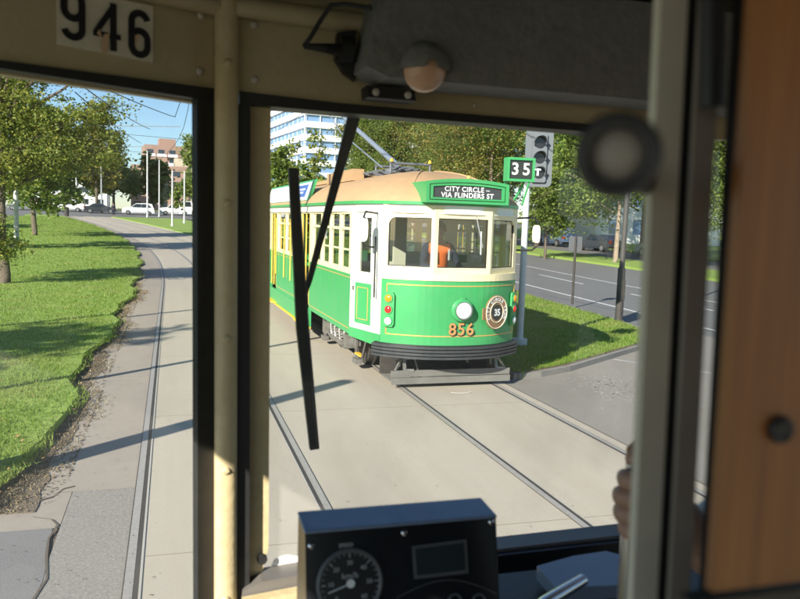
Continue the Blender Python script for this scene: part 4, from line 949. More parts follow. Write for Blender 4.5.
# underframe, trucks and wheels
u_ = MB().b2((-.95, .9, .52), (.95, 14, .8)).b2((-.6, .35, .5), (.6, .9, .62)).b2((-1.0, 5.6, .28), (-.6, 8, .52)).b2((.6, 5.6, .28), (1.0, 8, .52)).build('underframe', M['under'], T)
for yc in (3.0, 11.2):
    tr = MB()
    for sg in (-1, 1):
        tr.b2((sg*.98-.04, yc-1.25, .36), (sg*.98+.04, yc+1.25, .46)).b2((sg*.98-.05, yc-.5, .22), (sg*.98+.05, yc+.5, .30))
        for dy in (-.5, -.15, .2, .5): tr.tube([(sg*1.0, yc+dy, .22), (sg*1.0, yc+dy+.1, .55)], .03, 6)
        for dy in (-.3, 0, .3): tr.torus((sg*1.0, yc+dy, .36), (0, 0, 1), .05, .018, 12, 5).torus((sg*1.0, yc+dy, .41), (0, 0, 1), .05, .018, 12, 5).torus((sg*1.0, yc+dy, .31), (0, 0, 1), .05, .018, 12, 5)
        for dy in (-.82, .82): tr.box((sg*1.02, yc+dy, .38), (.14, .2, .22)).bar((sg*1.0, yc+dy, .30), (sg*1.0, yc+dy*.45, .22), .06)
        for dy in (-1.2, 1.2): tr.bar((sg*1.0, yc+dy, .58), (sg*.98, yc+dy*.98, .12), .05).b2((sg*.98-.05, yc+dy-.12, .08), (sg*.98+.05, yc+dy+.12, .16))
    tr = tr.build('truck', M['steel'], T)
    for sg in (-1, 1):
        for dy in (-.82, .82):
            MB().disc((sg*.72, yc+dy, .36), (1, 0, 0), .36, .1, 28).disc((sg*.66, yc+dy, .36), (1, 0, 0), .385, .03, 28).disc((sg*.78, yc+dy, .36), (1, 0, 0), .12, .06, 14).build('wheel', M['under'], tr)
# lifeguard tray
lg = MB()
for z0, z1, y in ((.055,.145,.28),(.155,.245,.30)): lg.b2((-.88, y, z0), (.93, y+.035, z1))
for k in range(5): lg.b2((-.84, .38+k*.12, .06), (.86, .44+k*.12, .085))
lg = lg.build('lifeguard', M['timber_grey'], T)
b = MB()
for u in (-.68, .72):
    b.bar((u, .32, .24), (u, .40, .5), .04).bar((u, .33, .25), (u+.13, .30, .25), .03).bar((u, .40, .46), (u+.14*(1 if u > 0 else -1), .32, .245), .028)
    b.bar((u-.05, .42, .28), (u-.05, .42, .52), .03)
b.bar((-.8, .42, .40), (.8, .42, .40), .035); b.build('lifeguard_hanger', M['steel'], lg)
b = MB()
b.box((0, .34, .47), (.22, .1, .05)).tube([(.0, .20, .44), (.16, .18, .44)], .018, 8).tube([(-.5, .45, .40), (-.47, .4, .28), (-.44, .42, .18), (-.36, .45, .14)], .012, 6).tube([(.3, .5, .42), (.34, .5, .3)], .02, 6)
b.build('coupling', M['steel'], T)
MB().b2((-.85, .95, .08), (.85, 1.0, .45)).build('lifeguard_gate', M['under'], T)
cst = MB().bar((-1.14, .9, .34), (-1.10, .86, .6), .03).bar((-1.14, 1.25, .34), (-1.10, 1.3, .6), .03).build('cab_step', M['under'], T)
MB().bar((-1.14, .92, .35), (-1.14, 1.23, .35), .07, .02).build('step_tread', M['yellow'], cst)

# driver of the green tram
Dp = empty('person', 'driver in orange hi-vis vest seated at the windscreen of the green tram', 'person', (3.74, 10.60, .89))
body_of(Dp, dict(hip=(0,.12,.62), waist=(0,.1,.78), chest=(0,.06,.98), neckb=(0,.03,1.14), neck=(0,.01,1.2), jaw=(0,-.02,1.27), head=(0,-.02,1.34), crown=(0,-.01,1.42),
    shL=(-.19,.04,1.08), elL=(-.27,-.08,.82), wrL=(-.18,-.3,.80), haL=(-.15,-.38,.80), shR=(.19,.04,1.08), elR=(.27,-.08,.84), wrR=(.25,-.33,.78), haR=(.24,-.41,.77),
    hpL=(-.1,.1,.6), knL=(-.14,-.3,.58), anL=(-.14,-.32,.14), ftL=(-.14,-.44,.06), hpR=(.1,.1,.6), knR=(.14,-.3,.58), anR=(.14,-.32,.14), ftR=(.14,-.44,.06)), M['skin'], M['navy'])
MB().b2((-.12, -.135, .9), (-.095, -.13, 1.06)).b2((.095, -.135, .9), (.12, -.13, 1.06)).build('reflective_tape', M['reflect'], Dp)
st = empty('driver_seat', 'black stool under the driver of the green tram', 'seat', (3.74, 10.74, .89))
MB().disc((0, 0, .46), (0, 0, 1), .2, .08, 20).build('seat', M['dark'], st); MB().tube([(0, 0, 0), (0, 0, .42)], .03, 8).disc((0, 0, .01), (0, 0, 1), .18, .02, 16).build('stem', M['steel'], st)

# ------------------------------------------------------------------ signals, poles, wires, signs
sg_ = empty('tram_signal', 'grey three lamp tram signal showing a white T on a white pole', 'signal', (6.25, 13.0, .1), R(0))
MB().tube([(0, 0, -.05), (0, 0, 4.2)], [.062, .055], 16).build('pole', M['polewhite'], sg_, smooth=True)
MB().disc((0, 0, .06), (0, 0, 1), .14, .12, 16).build('pole_collar', M['polewhite'], sg_)
HM = frame3((.14, -.13, 3.45), (cos(R(17)), -sin(R(17)), 0), (0, 0, 1))
def rrect(w_, h_, r_, n=5):
    pts = []
    for cx, cy, a0 in ((w_-r_, h_-r_, 0), (-w_+r_, h_-r_, 90), (-w_+r_, -h_+r_, 180), (w_-r_, -h_+r_, 270)):
        for i in range(n+1): a = R(a0+90*i/n); pts.append((cx+r_*cos(a), cy+r_*sin(a)))
    return pts
bkp = MB().prism([(x, y, 0) for x, y in rrect(.25, .52, .09)], (0, 0, .02)).xf(HM).build('backing_board', M['siggrey'], sg_)
hsg = MB().prism([(x, y, .02) for x, y in rrect(.135, .44, .04)], (0, 0, .05)).b2((-.12, -.42, -.14), (.12, .42, 0)).xf(HM).build('signal_housing', M['siggrey'], sg_)
for z in (.27, 0, -.27):
    lp = MB().disc((0, z, .075), (0, 0, 1), .098, .02, 24).xf(HM).build('lens', M['siglens'], sg_)
    v_ = MB(); n_ = 18; rows = []
    for i in range(n_+1):
        a = R(-25+230*i/n_); L_ = .20*(.35+.65*max(0, sin(a*1)) if sin(a) > -.5 else .35)
        e0, e1 = (.108*cos(a), .108*sin(a)+z), (.116*cos(a), .116*sin(a)+z)
        k = len(v_.v); v_.v += [(*e0, .07), (*e0, .07+L_), (*e1, .07+L_), (*e1, .07)]; rows.append(k)
    for a, c in zip(rows, rows[1:]):
        for j in range(4): v_.f.append((a+j, a+(j+1) % 4, c+(j+1) % 4, c+j))
    v_.xf(HM).build('visor', M['siggrey'], lp)
MB().b2((-.055, -.205-.02, .087), (.055, -.18-.02, .092)).b2((-.014, -.32, .087), (.014, -.2, .092)).xf(HM @ Matrix.Translation((-.02, 0, .01))).build('lit_letter', M['siglit'], sg_)
MB().tube([(.02, 0, 3.1), (.12, -.06, 3.1)], .02, 8).tube([(.02, 0, 3.8), (.12, -.06, 3.8)], .02, 8).build('bracket', M['galv'], sg_)
# grey sign seen from behind, dark pole
s2 = empty('road_sign', 'small grey back of a road sign on a thin dark post beside the road', 'road sign', (11.13, 19.8, .1))
MB().tube([(0, 0, 0), (0, 0, 1.95)], .035, 10).build('post', M['poledark'], s2)
MB().prism([(x, 0, z+1.75) for x, z in rrect(.21, .21, .03)], (0, .012, 0)).build('sign_plate', M['signback'], s2)
MB().b2((-.2, .014, 1.63), (.2, .03, 1.66)).b2((-.2, .014, 1.84), (.2, .03, 1.87)).build('sign_bracket', M['galv'], s2)
s3 = empty('street_pole', 'dark slender street light pole on the tip of the grass island', 'pole', (10.45, 16.3, .1))
MB().tube([(0, 0, 0), (0, 0, 1.25), (0, 0, 1.3), (.1, 0, 8)], [.095, .09, .065, .05], 14).build('shaft', M['poledark'], s3, smooth=True)
MB().tube([(.1, 0, 7.9), (1.0, .1, 8.3), (2.0, .2, 8.35)], [.05, .04, .035], 8).build('arm', M['poledark'], s3); MB().box((2.2, .2, 8.33), (.6, .2, .1)).build('lantern', M['galv'], s3)
MB().b2((-.06, -.11, .5), (.06, -.07, 1.0)).build('service_hatch', M['poledark'], s3)
def wpole(label, x, y, h, r, m='polewhite', arm=0, group='white poles along the tram track'):
    o = empty('tram_pole', label, 'pole', (x, y, tz(y)+.05), 0, group)
    MB().tube([(0, 0, -.1), (0, 0, h)], [r, r*.75], 14).build('shaft', M[m], o, smooth=True); MB().disc((0, 0, .12), (0, 0, 1), r*1.35, .25, 14).build('base_collar', M[m], o)
    if arm: MB().tube([(0, 0, h*.8), (arm, 0, h*.86)], r*.16, 6).tube([(0, 0, h*.97), (arm*.8, 0, h*.86)], r*.06, 5).build('bracket_arm', M['galv'], o)
    return o
wpole('thick white pole nearest the big tree at the left edge', -8.45, 48.5, 8.5, .14, arm=9)
wpole('white pole farther up the left lawn between leaves', -10.5, 68, 8.5, .14, arm=9)
wpole('tall white pole right of the yellow tree beyond the street', -3.1, 112, 9, .12)
wpole('thin white pole in front of the low orange building', -1.6, 116, 8, .10)
wpole('white pole on the right verge far up the track', .15, 88, 6, .11); wpole('second white pole of the close pair near the window pillar', 1.55, 97, 6.2, .11)
wpole('grey pole in the dark conifer shade beyond the street', -9.8, 122, 8, .12, 'galv')
wpole('white pole in the shade of the conifer across the street', -14.6, 135, 9, .14)
# poles just outside the frame; their shadows cross the track
wpole('stout grey pole beside the track just outside the view', -3.75, 5.15, 4.0, .17, 'galv'); wpole('thin grey pole beside the track outside the view', -4.1, 8.6, 8.5, .07, 'galv', arm=0)
wpole('slim grey pole farther up the lawn outside the view', -7.2, 12.5, 8, .08, 'galv')
def wire(name, label, pts, r=.012):
    return tag(MB().tube(pts, r, 5).build(name, M['wire']), label, 'wire')
def sag(a, b, s=.15, n=10):
    a = Vector(a); b = Vector(b); return [a.lerp(b, i/n)-Vector((0, 0, s*4*(i/n)*(1-i/n))) for i in range(n+1)]
cy = seq(-10, 120, 5)
wire('contact_wire', 'overhead contact wire above our own track', [(.49+cdx(y), y, 5.5+tz(y)) for y in cy], .010)
wire('contact_wire', 'overhead contact wire above the right hand track', [(3.83+cdx(y), y, 5.5+tz(y)) for y in cy], .010)
wire('span_wire', 'upper dark wire crossing the sky from the tree to the pillar', sag(atY(78, 76, 16), atY(175, 117, 34), .05), .014)
wire('span_wire', 'second dark wire sloping down through the blue sky', sag(atY(80, 84, 18), atY(150, 129, 42), .1), .014)
wire('span_wire', 'third and lowest dark wire sloping through the blue sky', sag(atY(75, 92, 20), atY(141, 143, 48), .1), .014)
wire('span_wire', 'short steep wire dropping behind the pillar in the blue sky', [atY(186, 85, 30), atY(175, 117, 34)], .014)
wire('span_wire', 'cross span wire between distant track poles', sag((-8.45, 48.5, 7.3), (12, 49, 7.3), .5), .012)
wire('span_wire', 'farther cross span wire between distant track poles', sag((-10.5, 68, 7.8), (11, 69, 7.8), .5), .014)
# far pedestrian and bin
fp = empty('person', 'pedestrian in dark clothes crossing near the far white wagon', 'person', (-7.6, 113.5, tz(113.5)+.01))
body_of(fp, dict(hip=(0,0,.95), waist=(0,0,1.1), chest=(0,0,1.3), neckb=(0,0,1.46), neck=(0,0,1.52), jaw=(0,-.02,1.59), head=(0,-.01,1.66), crown=(0,0,1.74),
    shL=(-.19,0,1.4), elL=(-.24,.05,1.12), wrL=(-.22,-.08,.9), haL=(-.22,-.12,.82), shR=(.19,0,1.4), elR=(.24,.02,1.12), wrR=(.24,.08,.9), haR=(.24,.1,.82),
    hpL=(-.09,0,.9), knL=(-.1,-.15,.5), anL=(-.1,-.12,.09), ftL=(-.1,-.25,.04), hpR=(.09,0,.9), knR=(.1,.1,.5), anR=(.1,.28,.1), ftR=(.1,.16,.04)), M['skin'], M['navy'])
for ch in fp.children:
    if ch.name.startswith('vest'): ch.data.materials.clear(); ch.data.materials.append(M['navy'])
bn = empty('litter_bin', 'dark green litter bin at the end of the left lawn', 'bin', (-12.9, 108, tz(108)+.05)); MB().tube([(0, 0, 0), (0, 0, 1.0)], [.28, .3], 14).build('body', M['poledark'], bn); MB().dome((0, 0, 1.0), (0, 0, 1), .32, .2, 14, 4).build('lid', M['poledark'], bn)

# ------------------------------------------------------------------ our own tram's cab
C = empty('tram_cab', 'shaded cream driving cab of our tram framing the view', 'tram cab', (.49, .3, .9))
YW = 1.25
def part(b, name, m, parent=None, label=None, smooth=False):
    o = b.build(name, m, parent or C, smooth)
    o.matrix_parent_inverse = Matrix.Translation(-Vector(C.location)) if (parent is None or parent is C) else Matrix.Identity(4)
    if label: o['label'] = label
    return o
def pxpoly(pts, Y, t, b=None):
    b = b or MB(); q = [atY(x, y, Y) for x, y in pts]; return b.prism(q, (0, t, 0))
# left facet plane
PF = atY(206, 200, YW); aF = R(28.5); dF = Vector((-cos(aF), -sin(aF), 0)); NF = Vector((sin(aF), -cos(aF), 0))
def fac(pts, t, off=0, b=None):
    b = b or MB(); P0 = PF+NF*off; q = [atP(x, y, P0, NF) for x, y in pts]; return b.prism(q, -NF*t)
# header panels
hp = part(pxpoly([(238,17),(420,42),(700,82),(700,139),(588,124),(340,103),(238,91)], YW-.012, .03), 'header_panel', M['cabcream'])
hp2 = part(fac([(-60,-40),(216,15),(216,88.5),(0,60),(-60,50)], .03, .012), 'header_panel', M['cabcream'])
# gaskets and dark window surrounds
gk = MB(); pxpoly([(240,91),(340,103),(588,124),(705,139),(705,152),(580,131),(340,112.5),(250,104.5),(240,104.5)], YW-.02, .05, gk)
gk.prism([atY(x, y, YW-.022) for x, y in ((238,104),(250.5,104.5),(249.5,600),(246,640),(236,640))], (0, .05, 0))
gk = part(gk, 'window_gasket', M['rubber'])
ws_ = part(pxpoly([(250.5,104.5),(271,106),(268.5,548),(255,600),(249,600)], YW, .035), 'window_stile', M['cabyellow'])
gk2 = MB(); fac([(-60,50),(0,60),(216,88.5),(216,101),(196,98.2),(0,68),(-60,58)], .02, .02, gk2)
fac([(197,98.5),(215.5,101),(213.5,640),(198,640)], .015, .021, gk2); gk2 = part(gk2, 'window_gasket', M['rubber'])  # upright strip is rubber plus the shadow beside it, drawn as one dark band
# half round pillar with screws
b = MB(); P1 = [atY(226.8, -60, YW-.03), atY(225.5, 700, YW-.03)]; n_ = 12; w_ = (atY(238.3, 300, YW-.03)-atY(215.3, 300, YW-.03)).length/2
tops = []
for p in P1:
    tops.append([p+Vector((w_*cos(pi*i/n_+pi), .013*sin(pi*i/n_+pi), 0)) for i in range(n_+1)]+[p+Vector((w_, .03, 0)), p+Vector((-w_, .03, 0))])
k = len(tops[0]); b.v = [tuple(p) for p in tops[0]+tops[1]]
for i in range(k): j = (i+1) % k; b.f.append((i, j, j+k, i+k))
pil = part(b, 'window_pillar', M['cabyellow'], smooth=True)
def screw(x, y, Y, parent, r=.0048, m='chrome'):
    p = atY(x, y, Y); return part(MB().dome(p, (0, -1, 0), r, r*.55, 12, 4).box(p-Vector((0, r*.56, 0)), (r*1.4, .0006, r*.25)), 'screw', M[m], parent, smooth=True)
for y in (62.5, 203, 339, 471, 600): screw(228-.004*y, y, YW-.0435, pil, .0066, 'cabyellow')
for x, y in ((254,24.5),(254.5,79.5)): screw(x, y, YW-.014, hp, .0062, 'alu')
for x, y in ((388,104),(475,113)): screw(x, y-8, YW-.014, hp, .004, 'alu')
for x, y in ((201,15.5),(200,71.5)):
    p = atP(x, y, PF+NF*.014, NF); part(MB().dome(p, NF, .0062, .0035, 12, 4), 'screw', M['alu'], hp2, smooth=True)
for x, y in ((262,559),): part(MB().disc(atY(x, y, YW-.003), (0, 1, 0), .0085, .008, 20).torus(atY(x, y, YW-.006), (0, 1, 0), .007, .0018, 18, 6), 'window_catch', M['rubber'], ws_)
# panes
part(MB().prism([atY(x, y, YW+.018) for x, y in ((262,100),(720,140),(720,640),(262,640))], (0, .004, 0)), 'window_pane', M['windscreen'])
P0 = PF-NF*.02
part(MB().prism([atP(x, y, P0, NF) for x, y in ((-80,40),(205,90),(205,700),(-80,700))], -NF*.004), 'window_pane', M['windscreen'])
# moulding and ceiling
ml = MB(); a0, a1 = atY(236, 6, YW-.03), atY(760, 78, YW-.03); ml.tube([a0, a1], .016, 10)
c0 = atP(-80, -62, PF+NF*.03, NF); c1 = atP(216, 5, PF+NF*.03, NF); ml.tube([c0, c1], .016, 10); part(ml, 'cove_moulding', M['cabcream'], smooth=True)
part(MB().prism([(-.80,-3,2.72),(1.78,-3,2.72),(1.78,.80,2.72),(.95,1.3,2.72),(.03,1.3,2.72),(-.80,.80,2.72)], (0, 0, .06)), 'ceiling', M['cabgreen'])
part(MB().prism([(-.90,-3,2.9),(1.88,-3,2.9),(1.88,.80,2.9),(.97,1.42,2.82),(.01,1.42,2.82),(-.90,.80,2.9)], (0, 0, .2)), 'roof', M['roof'])
# header fill above the cove
part(MB().plate((-.80,.80), (.04,1.258), 2.50, 2.9, [], .02).plate((.04,1.262), (.95,1.262), 2.52, 2.9, [], .02).plate((.95,1.258), (1.78,.80), 2.5, 2.9, [], .02), 'front_header', M['cabcream'])
# side walls with windows, rear of the cab
part(MB().plate((-.80,-3), (-.80,.80), .9, 2.9, [(.2,1.5,1.45,2.6), (1.6,2.88,1.45,2.6), (2.98,3.72,1.55,2.52)], -.04), 'side_wall', M['cabcream'])
part(MB().plate((1.78,-3), (1.78,.80), .9, 2.9, [(.2,1.5,1.45,2.6), (1.6,2.88,1.45,2.6), (2.98,3.72,1.45,2.6)], .04), 'side_wall', M['cabcream'])
part(MB().plate((-.80,-3), (1.78,-3), .9, 2.9, [(.25,2.35,1.2,2.6)], .04), 'rear_wall', M['cabcream'])
part(MB().b2((-.80,-3,.86), (1.78,1.24,.9)), 'floor', mat('cab_lino', (.30,.26,.2), .6, noise=[(8,.5,(.22,.19,.15))]))
fw = MB().plate((-.80,.80), (.04,1.262), .5, 1.60, [], .03).plate((.04,1.27), (.95,1.27), .5, 1.60, [], .03).plate((.95,1.262), (1.78,.80), .5, 1.60, [], .03); part(fw, 'front_apron', M['green'], label='green outer apron')
part(MB().plate((1.70,.845), (1.78,.80), 1.6, 2.5, [], .04), 'corner_post', M['cabyellow'])
p = atY(655, 300, YW)
part(MB().b2((.87, YW-.03, 1.6), (.92, YW+.02, 2.52)), 'corner_post', M['cabyellow'])
# inner lining and sill of the left corner
part(MB().plate((-.77,.78), (.03,1.225), .9, 1.60, [], .015), 'inner_lining', M['cabcream'])
part(MB().prism([(-.79,.70,1.60), (.05,1.16,1.60), (.05,1.262,1.60), (-.80,.80,1.60)], (0, 0, .022)), 'window_sill', M['sill'])
# sill
sl_ = part(pxpoly([(243,592),(262,582),(303,574.5),(500,549),(640,533),(760,519),(760,532),(640,545),(500,562),(306,592),(262,607),(240,612)], YW-.035, .05), 'window_sill', M['sill'])
part(MB().b2((.02, .98, 1.50), (1.0, YW-.005, 1.60)), 'dash_shelf', M['dark'])
part(pxpoly([(243,603),(330,586),(330,700),(243,700)], YW-.06, .02), 'sill_board', M['cabyellow'])
part(pxpoly([(498,556),(640,540),(800,522),(800,760),(498,760)], YW-.05, .02), 'dash_panel', M['dark'])
st_ = MB(); pts = [(272,578),(275,571),(283,567),(290,566),(296,567),(303,568),(304,575),(301,579),(293,580),(284,583),(277,582)]
pts = [(x-1, y-11) for x, y in pts]
part(pxpoly(pts, YW+.014, .001, st_), 'sticker', M['sticker'], label='white paper sticker low on the glass')
# number 946 on the left header
np_ = part(fac([(57,-14),(153,6),(153,62.5),(57,44)], .002, .0145), 'number_plate', mat('faded_card', (.72,.68,.54), .7, noise=[(30,.5,(.58,.54,.41))]))
def stroke(pts, wd, th=.0008):
    b = MB(); L_ = [Vector((p[0], p[1], 0)) for p in pts]; le = []; ri = []
    for i, p in enumerate(L_):
        t = (L_[min(i+1, len(L_)-1)]-L_[max(i-1, 0)]).normalized(); n = Vector((-t.y, t.x, 0))*wd/2; le.append(p+n); ri.append(p-n)
    for i in range(len(L_)-1): b.prism([le[i], ri[i], ri[i+1], le[i+1]], (0, 0, th+i*1e-6))
    return b
def arcp(cx, cy, rx, ry, a0, a1, n=12): return [(cx+rx*cos(R(a0+(a1-a0)*i/n)), cy+ry*sin(R(a0+(a1-a0)*i/n))) for i in range(n+1)]
def digit(ch):
    if ch == '4':
        b = stroke([(.012,-.043), (.012,.043)], .0125); c = stroke([(.014,.040), (-.021,-.014)], .0105, .0009); d = stroke([(-.026,-.0165), (.026,-.0165)], .010, .001)
        for q in (c, d): k = len(b.v); b.v += q.v; b.f += [tuple(k+i for i in f) for f in q.f]
        return b
    p = arcp(0, .016, .016, .021, -170, 190, 24); b = stroke([(-.016,.022)]+arcp(0,.022,.016,.0165,180,0)+[(.016,-.022)]+arcp(0,-.022,.016,.0165,0,-165), .0125)
    c = stroke([(-.016,.026), (-.016,.012)]+arcp(0,.010,.016,.0155,180,345), .0125, .0009); k = len(b.v); b.v += c.v; b.f += [tuple(k+i for i in f) for f in c.f]
    if ch == '6': b.v = [(-x, -y, z) for x, y, z in b.v]
    return b
xa = -dF; za = Vector((0, 0, 1))
for ch, x, y in (('9',73,15),('4',107,26),('6',139.5,34)):
    c = atP(x, y, PF+NF*.0165, NF); t_ = digit(ch); Mx = frame3(c, xa, za); t_.xf(Mx @ Matrix.Diagonal((.74, .74, 1, 1)))
    part(t_, 'digit', M['dark'], np_)
for pts in ([(104,34),(110,33),(106,56),(101,48)], [(135,35),(139,34),(137,47)], [(97,33),(100,29),(102,38)]):
    part(fac(pts, .0008, .0185), 'peeled_flake', mat('peeled_paper', (.62,.42,.25), .8), np_)
# grey roller box and dome lamp
yb = 1.21
bx = MB(); q = [atY(x, y, yb) for x, y in ((364,10),(352,76),(374,86.5),(600,106),(740,119),(740,30),(600,14))]
bx.prism(q, (0, -.09, 0)); bxo = part(bx, 'roller_blind_box', M['boxgrey'])
yb -= .091; lc = atY(424.5, 70, yb); rl = (atY(446, 70, yb)-atY(403, 70, yb)).length/2
part(MB().dome(lc-Vector((0, .001, 0)), (.05, -1, -.25), rl*.98, rl*.75, 28, 8), 'dome_lamp', M['domelamp'], bxo, smooth=True)
hd = MB(); rows = []; xa_ = Vector((1, 0, 0)); nrm_ = Vector((0, -1, -.1)).normalized(); ya_ = nrm_.cross(xa_)*-1
if ya_.z < 0: ya_ = -ya_
for i in range(17):
    a = R(-8+196*i/16); row = []
    for j in range(6):
        t = pi/2*j/5*.86; k = len(hd.v); hd.v.append(tuple(lc+(xa_*cos(a)+ya_*sin(a))*rl*1.12*cos(t)+ya_*rl*.12+nrm_*rl*1.05*sin(t))); row.append(k)
    rows.append(row)
for a, c in zip(rows, rows[1:]):
    for j in range(5): hd.f.append((a[j], c[j], c[j+1], a[j+1]))
part(hd, 'lamp_hood', M['boxgrey'], bxo, smooth=True)
part(pxpoly([(367,85),(415,90),(416,101),(368,97)], 1.17, .04), 'box_bracket', M['rubber'], bxo)
for x, y in ((376,92),(408,95)): part(MB().dome(atY(x, y, 1.168), (0, -1, 0), .006, .004, 10, 3), 'bracket_screw', M['alu'], bxo)
# crooked black lever above the windscreen
lv = MB(); P_ = [atY(*q) for q in ((304,46,1.17),(310,38,1.16),(322,18,1.15),(331,5,1.13),(345,4,1.12),(372,8,1.1))]; lv.tube(P_, .0035, 8)
lv.tube([atY(304,46,1.17), atY(325,48,1.17), atY(340,50,1.18)], [.004,.007,.010], 10).disc(atY(346, 50, 1.19), (1, 0, 0), .02, .02, 16).prism([atY(x, y, 1.2) for x, y in ((338,32),(356,30),(356,80),(345,72),(336,58))], (0, .02, 0))
part(lv, 'wiper_lever', M['rubber'], smooth=False)
# windscreen wiper outside the glass
wp = MB(); Yp = YW+.07
wp.prism([atY(x, y, Yp) for x, y in ((352,100),(366,100),(344,170),(312,282),(305,300),(303,296),(330,190))], (0, .008, 0)); wpo = part(wp, 'wiper_arm', M['black'])
part(MB().prism([atY(x, y, Yp-.008) for x, y in ((289,168),(299,168),(302,240),(319.5,449),(310.5,450.5),(297,330))], (0, .014, 0)), 'wiper_blade', M['black'], wpo)
part(MB().bar(atY(297, 172, Yp-.002), atY(316, 447, Yp-.002), .002, .022), 'blade_edge', mat('blade_steel', (.12,.12,.13), .3, .6), wpo)
# instrument console
Yc = .86; A0, B0 = atY(305, 537, Yc), atY(496, 516, Yc); zt = (A0.z+B0.z)/2; A0.z = B0.z = zt
dn = Vector((0, -.22, -.97)).normalized(); bk_ = Vector((0, .050, .010)); H_ = .34
A1, B1 = A0+bk_, B0+bk_
A1 = Vector((A0.x-.0, A1.y, zt+.004)); B1 = Vector((B0.x-.0, B1.y, zt+.004))
cs = MB(); A2, B2 = A0+dn*H_, B0+dn*H_; A3, B3 = Vector((A1.x, A1.y, A2.z)), Vector((B1.x, B1.y, B2.z))
cs.v = [tuple(v) for v in (A0, B0, A1, B1, A2, B2, A3, B3)]; cs.f = [(0,4,5,1), (0,2,6,4), (1,5,7,3), (2,3,7,6), (4,6,7,5)]
cso = part(cs, 'instrument_console', M['console'], label='black instrument console with speedometer and small screen')
bv = .006
tp = MB().prism([A0+Vector((-.001,-.002,.0005)), B0+Vector((.001,-.002,.0005)), B1+Vector((.001,.002,.0005)), A1+Vector((-.001,.002,.0005))], (0, 0, .004)); tpo = part(tp, 'console_lid', M['consoletop'], cso)
bm_ = tpo.modifiers.new('bevel', 'BEVEL'); bm_.width = .003; bm_.segments = 3
xn = Vector((1, 0, 0)); yn = -dn; zn = xn.cross(yn)     # zn points to the camera
def cf(x, y, o=0): return atP(x, y, A0+zn*o, zn)
for x, y in ((311,546),(404,533),(491,522)): part(MB().dome(cf(x, y, .001), zn, .0042, .003, 12, 4), 'screw', M['chrome'], cso, smooth=True)
gc = cf(350, 583, .001); gr = (cf(381, 583)-cf(319, 583)).length/2
part(MB().torus(gc, zn, gr, .0032, 48, 8), 'gauge_rim', M['bezel'], cso, smooth=True); part(MB().disc(gc, zn, gr*.97, .002, 40), 'gauge_face', M['dial'], cso)
GM = frame3(gc+zn*.0016, xn, yn, zn); tk = MB()
for i in range(25):
    a = R(225-270*i/24); big = i % 4 == 0; r0 = gr*(.78 if big else .85); tk.box(GM @ Vector((cos(a)*(r0+gr*.92)/2, sin(a)*(r0+gr*.92)/2, 0)), ((gr*.92-r0), .0006 if not big else .001, .0004), (GM.to_3x3() @ Matrix.Rotation(a, 3, 'Z')))
part(tk, 'gauge_ticks', M['print'], cso)
acc = MB()
for i in range(7):
    a = R(225-45*i); t_ = text_mesh(str(i*10), .0075, .0002, 0).xf(GM @ Matrix.Translation((cos(a)*gr*.62, sin(a)*gr*.62, 0))); k = len(acc.v); acc.v += t_.v; acc.f += [tuple(k+q for q in f) for f in t_.f]
t_ = text_mesh('km/h', .010, .0002, 0).xf(GM @ Matrix.Translation((0, gr*.22, 0))); k = len(acc.v); acc.v += t_.v; acc.f += [tuple(k+q for q in f) for f in t_.f]
part(acc, 'gauge_figures', M['print'], cso)
part(MB().bar(GM @ Vector((.0, .0, .002)), GM @ Vector((-gr*.72, -gr*.22, .002)), .0016, .0008).disc(GM @ Vector((0, 0, .002)), zn, .005, .002, 16), 'gauge_needle', M['textwhite'], cso)
q = [cf(412,546,.001), cf(466,539,.001), cf(468,573,.001), cf(414,579,.001)]
part(MB().prism(q, zn*.002), 'display_bezel', M['bezel'], cso)
q = [cf(415,549,.003), cf(463,543,.003), cf(465,570,.003), cf(417,575.5,.003)]; part(MB().prism(q, zn*.0012), 'display_screen', M['screen'], cso)
text_ = text_mesh('SPEED', .0065, .0002, 0).xf(Matrix.Translation(cf(346, 545.5, .0012)) @ GM.to_3x3().to_4x4()); part(text_, 'panel_print', M['print'], cso)
for x in (455, 479): part(MB().torus(cf(x, 601, .002), zn, .008, .0016, 20, 6), 'switch_ring', M['bezel'], cso, smooth=True)
arc = [cf(397+ (100*t), 598-16*sin(pi*t)-4*t, .0015) for t in [i/12 for i in range(13)]]; part(MB().tube(arc, .0006, 5), 'panel_line', M['bezel'], cso)
# metal plate coloured like the sky it reflects, handle and lever at the right of the dash
bp_ = [(537,566),(573,556),(606,551),(632,558),(640,567),(640,584),(600,586),(556,588)]
zb = atY(590, 568, .98).z
def atZ(x, y, z):
    d = ray(x, y); return d*((z-CAMZ)/d.z)+Vector((0, 0, CAMZ))
part(MB().prism([atZ(x, y, zb) for x, y in bp_], (0, 0, -.02)), 'equipment_cover', M['skypanel'])
part(MB().tube([atZ(583, 580, zb+.025), atZ(545, 603, zb+.02), atZ(520, 622, zb+.015)], [.008,.009,.009], 12), 'brake_handle', M['chrome'], smooth=True)
part(MB().b2((.40, .62, 1.0), (.86, 1.05, zb-.03)), 'controller_cabinet', M['dark'])
part(MB().tube([(.95,1.0,.95),(.95,1.0,1.5)], .03, 10), 'cabinet_pipe', M['alu'])
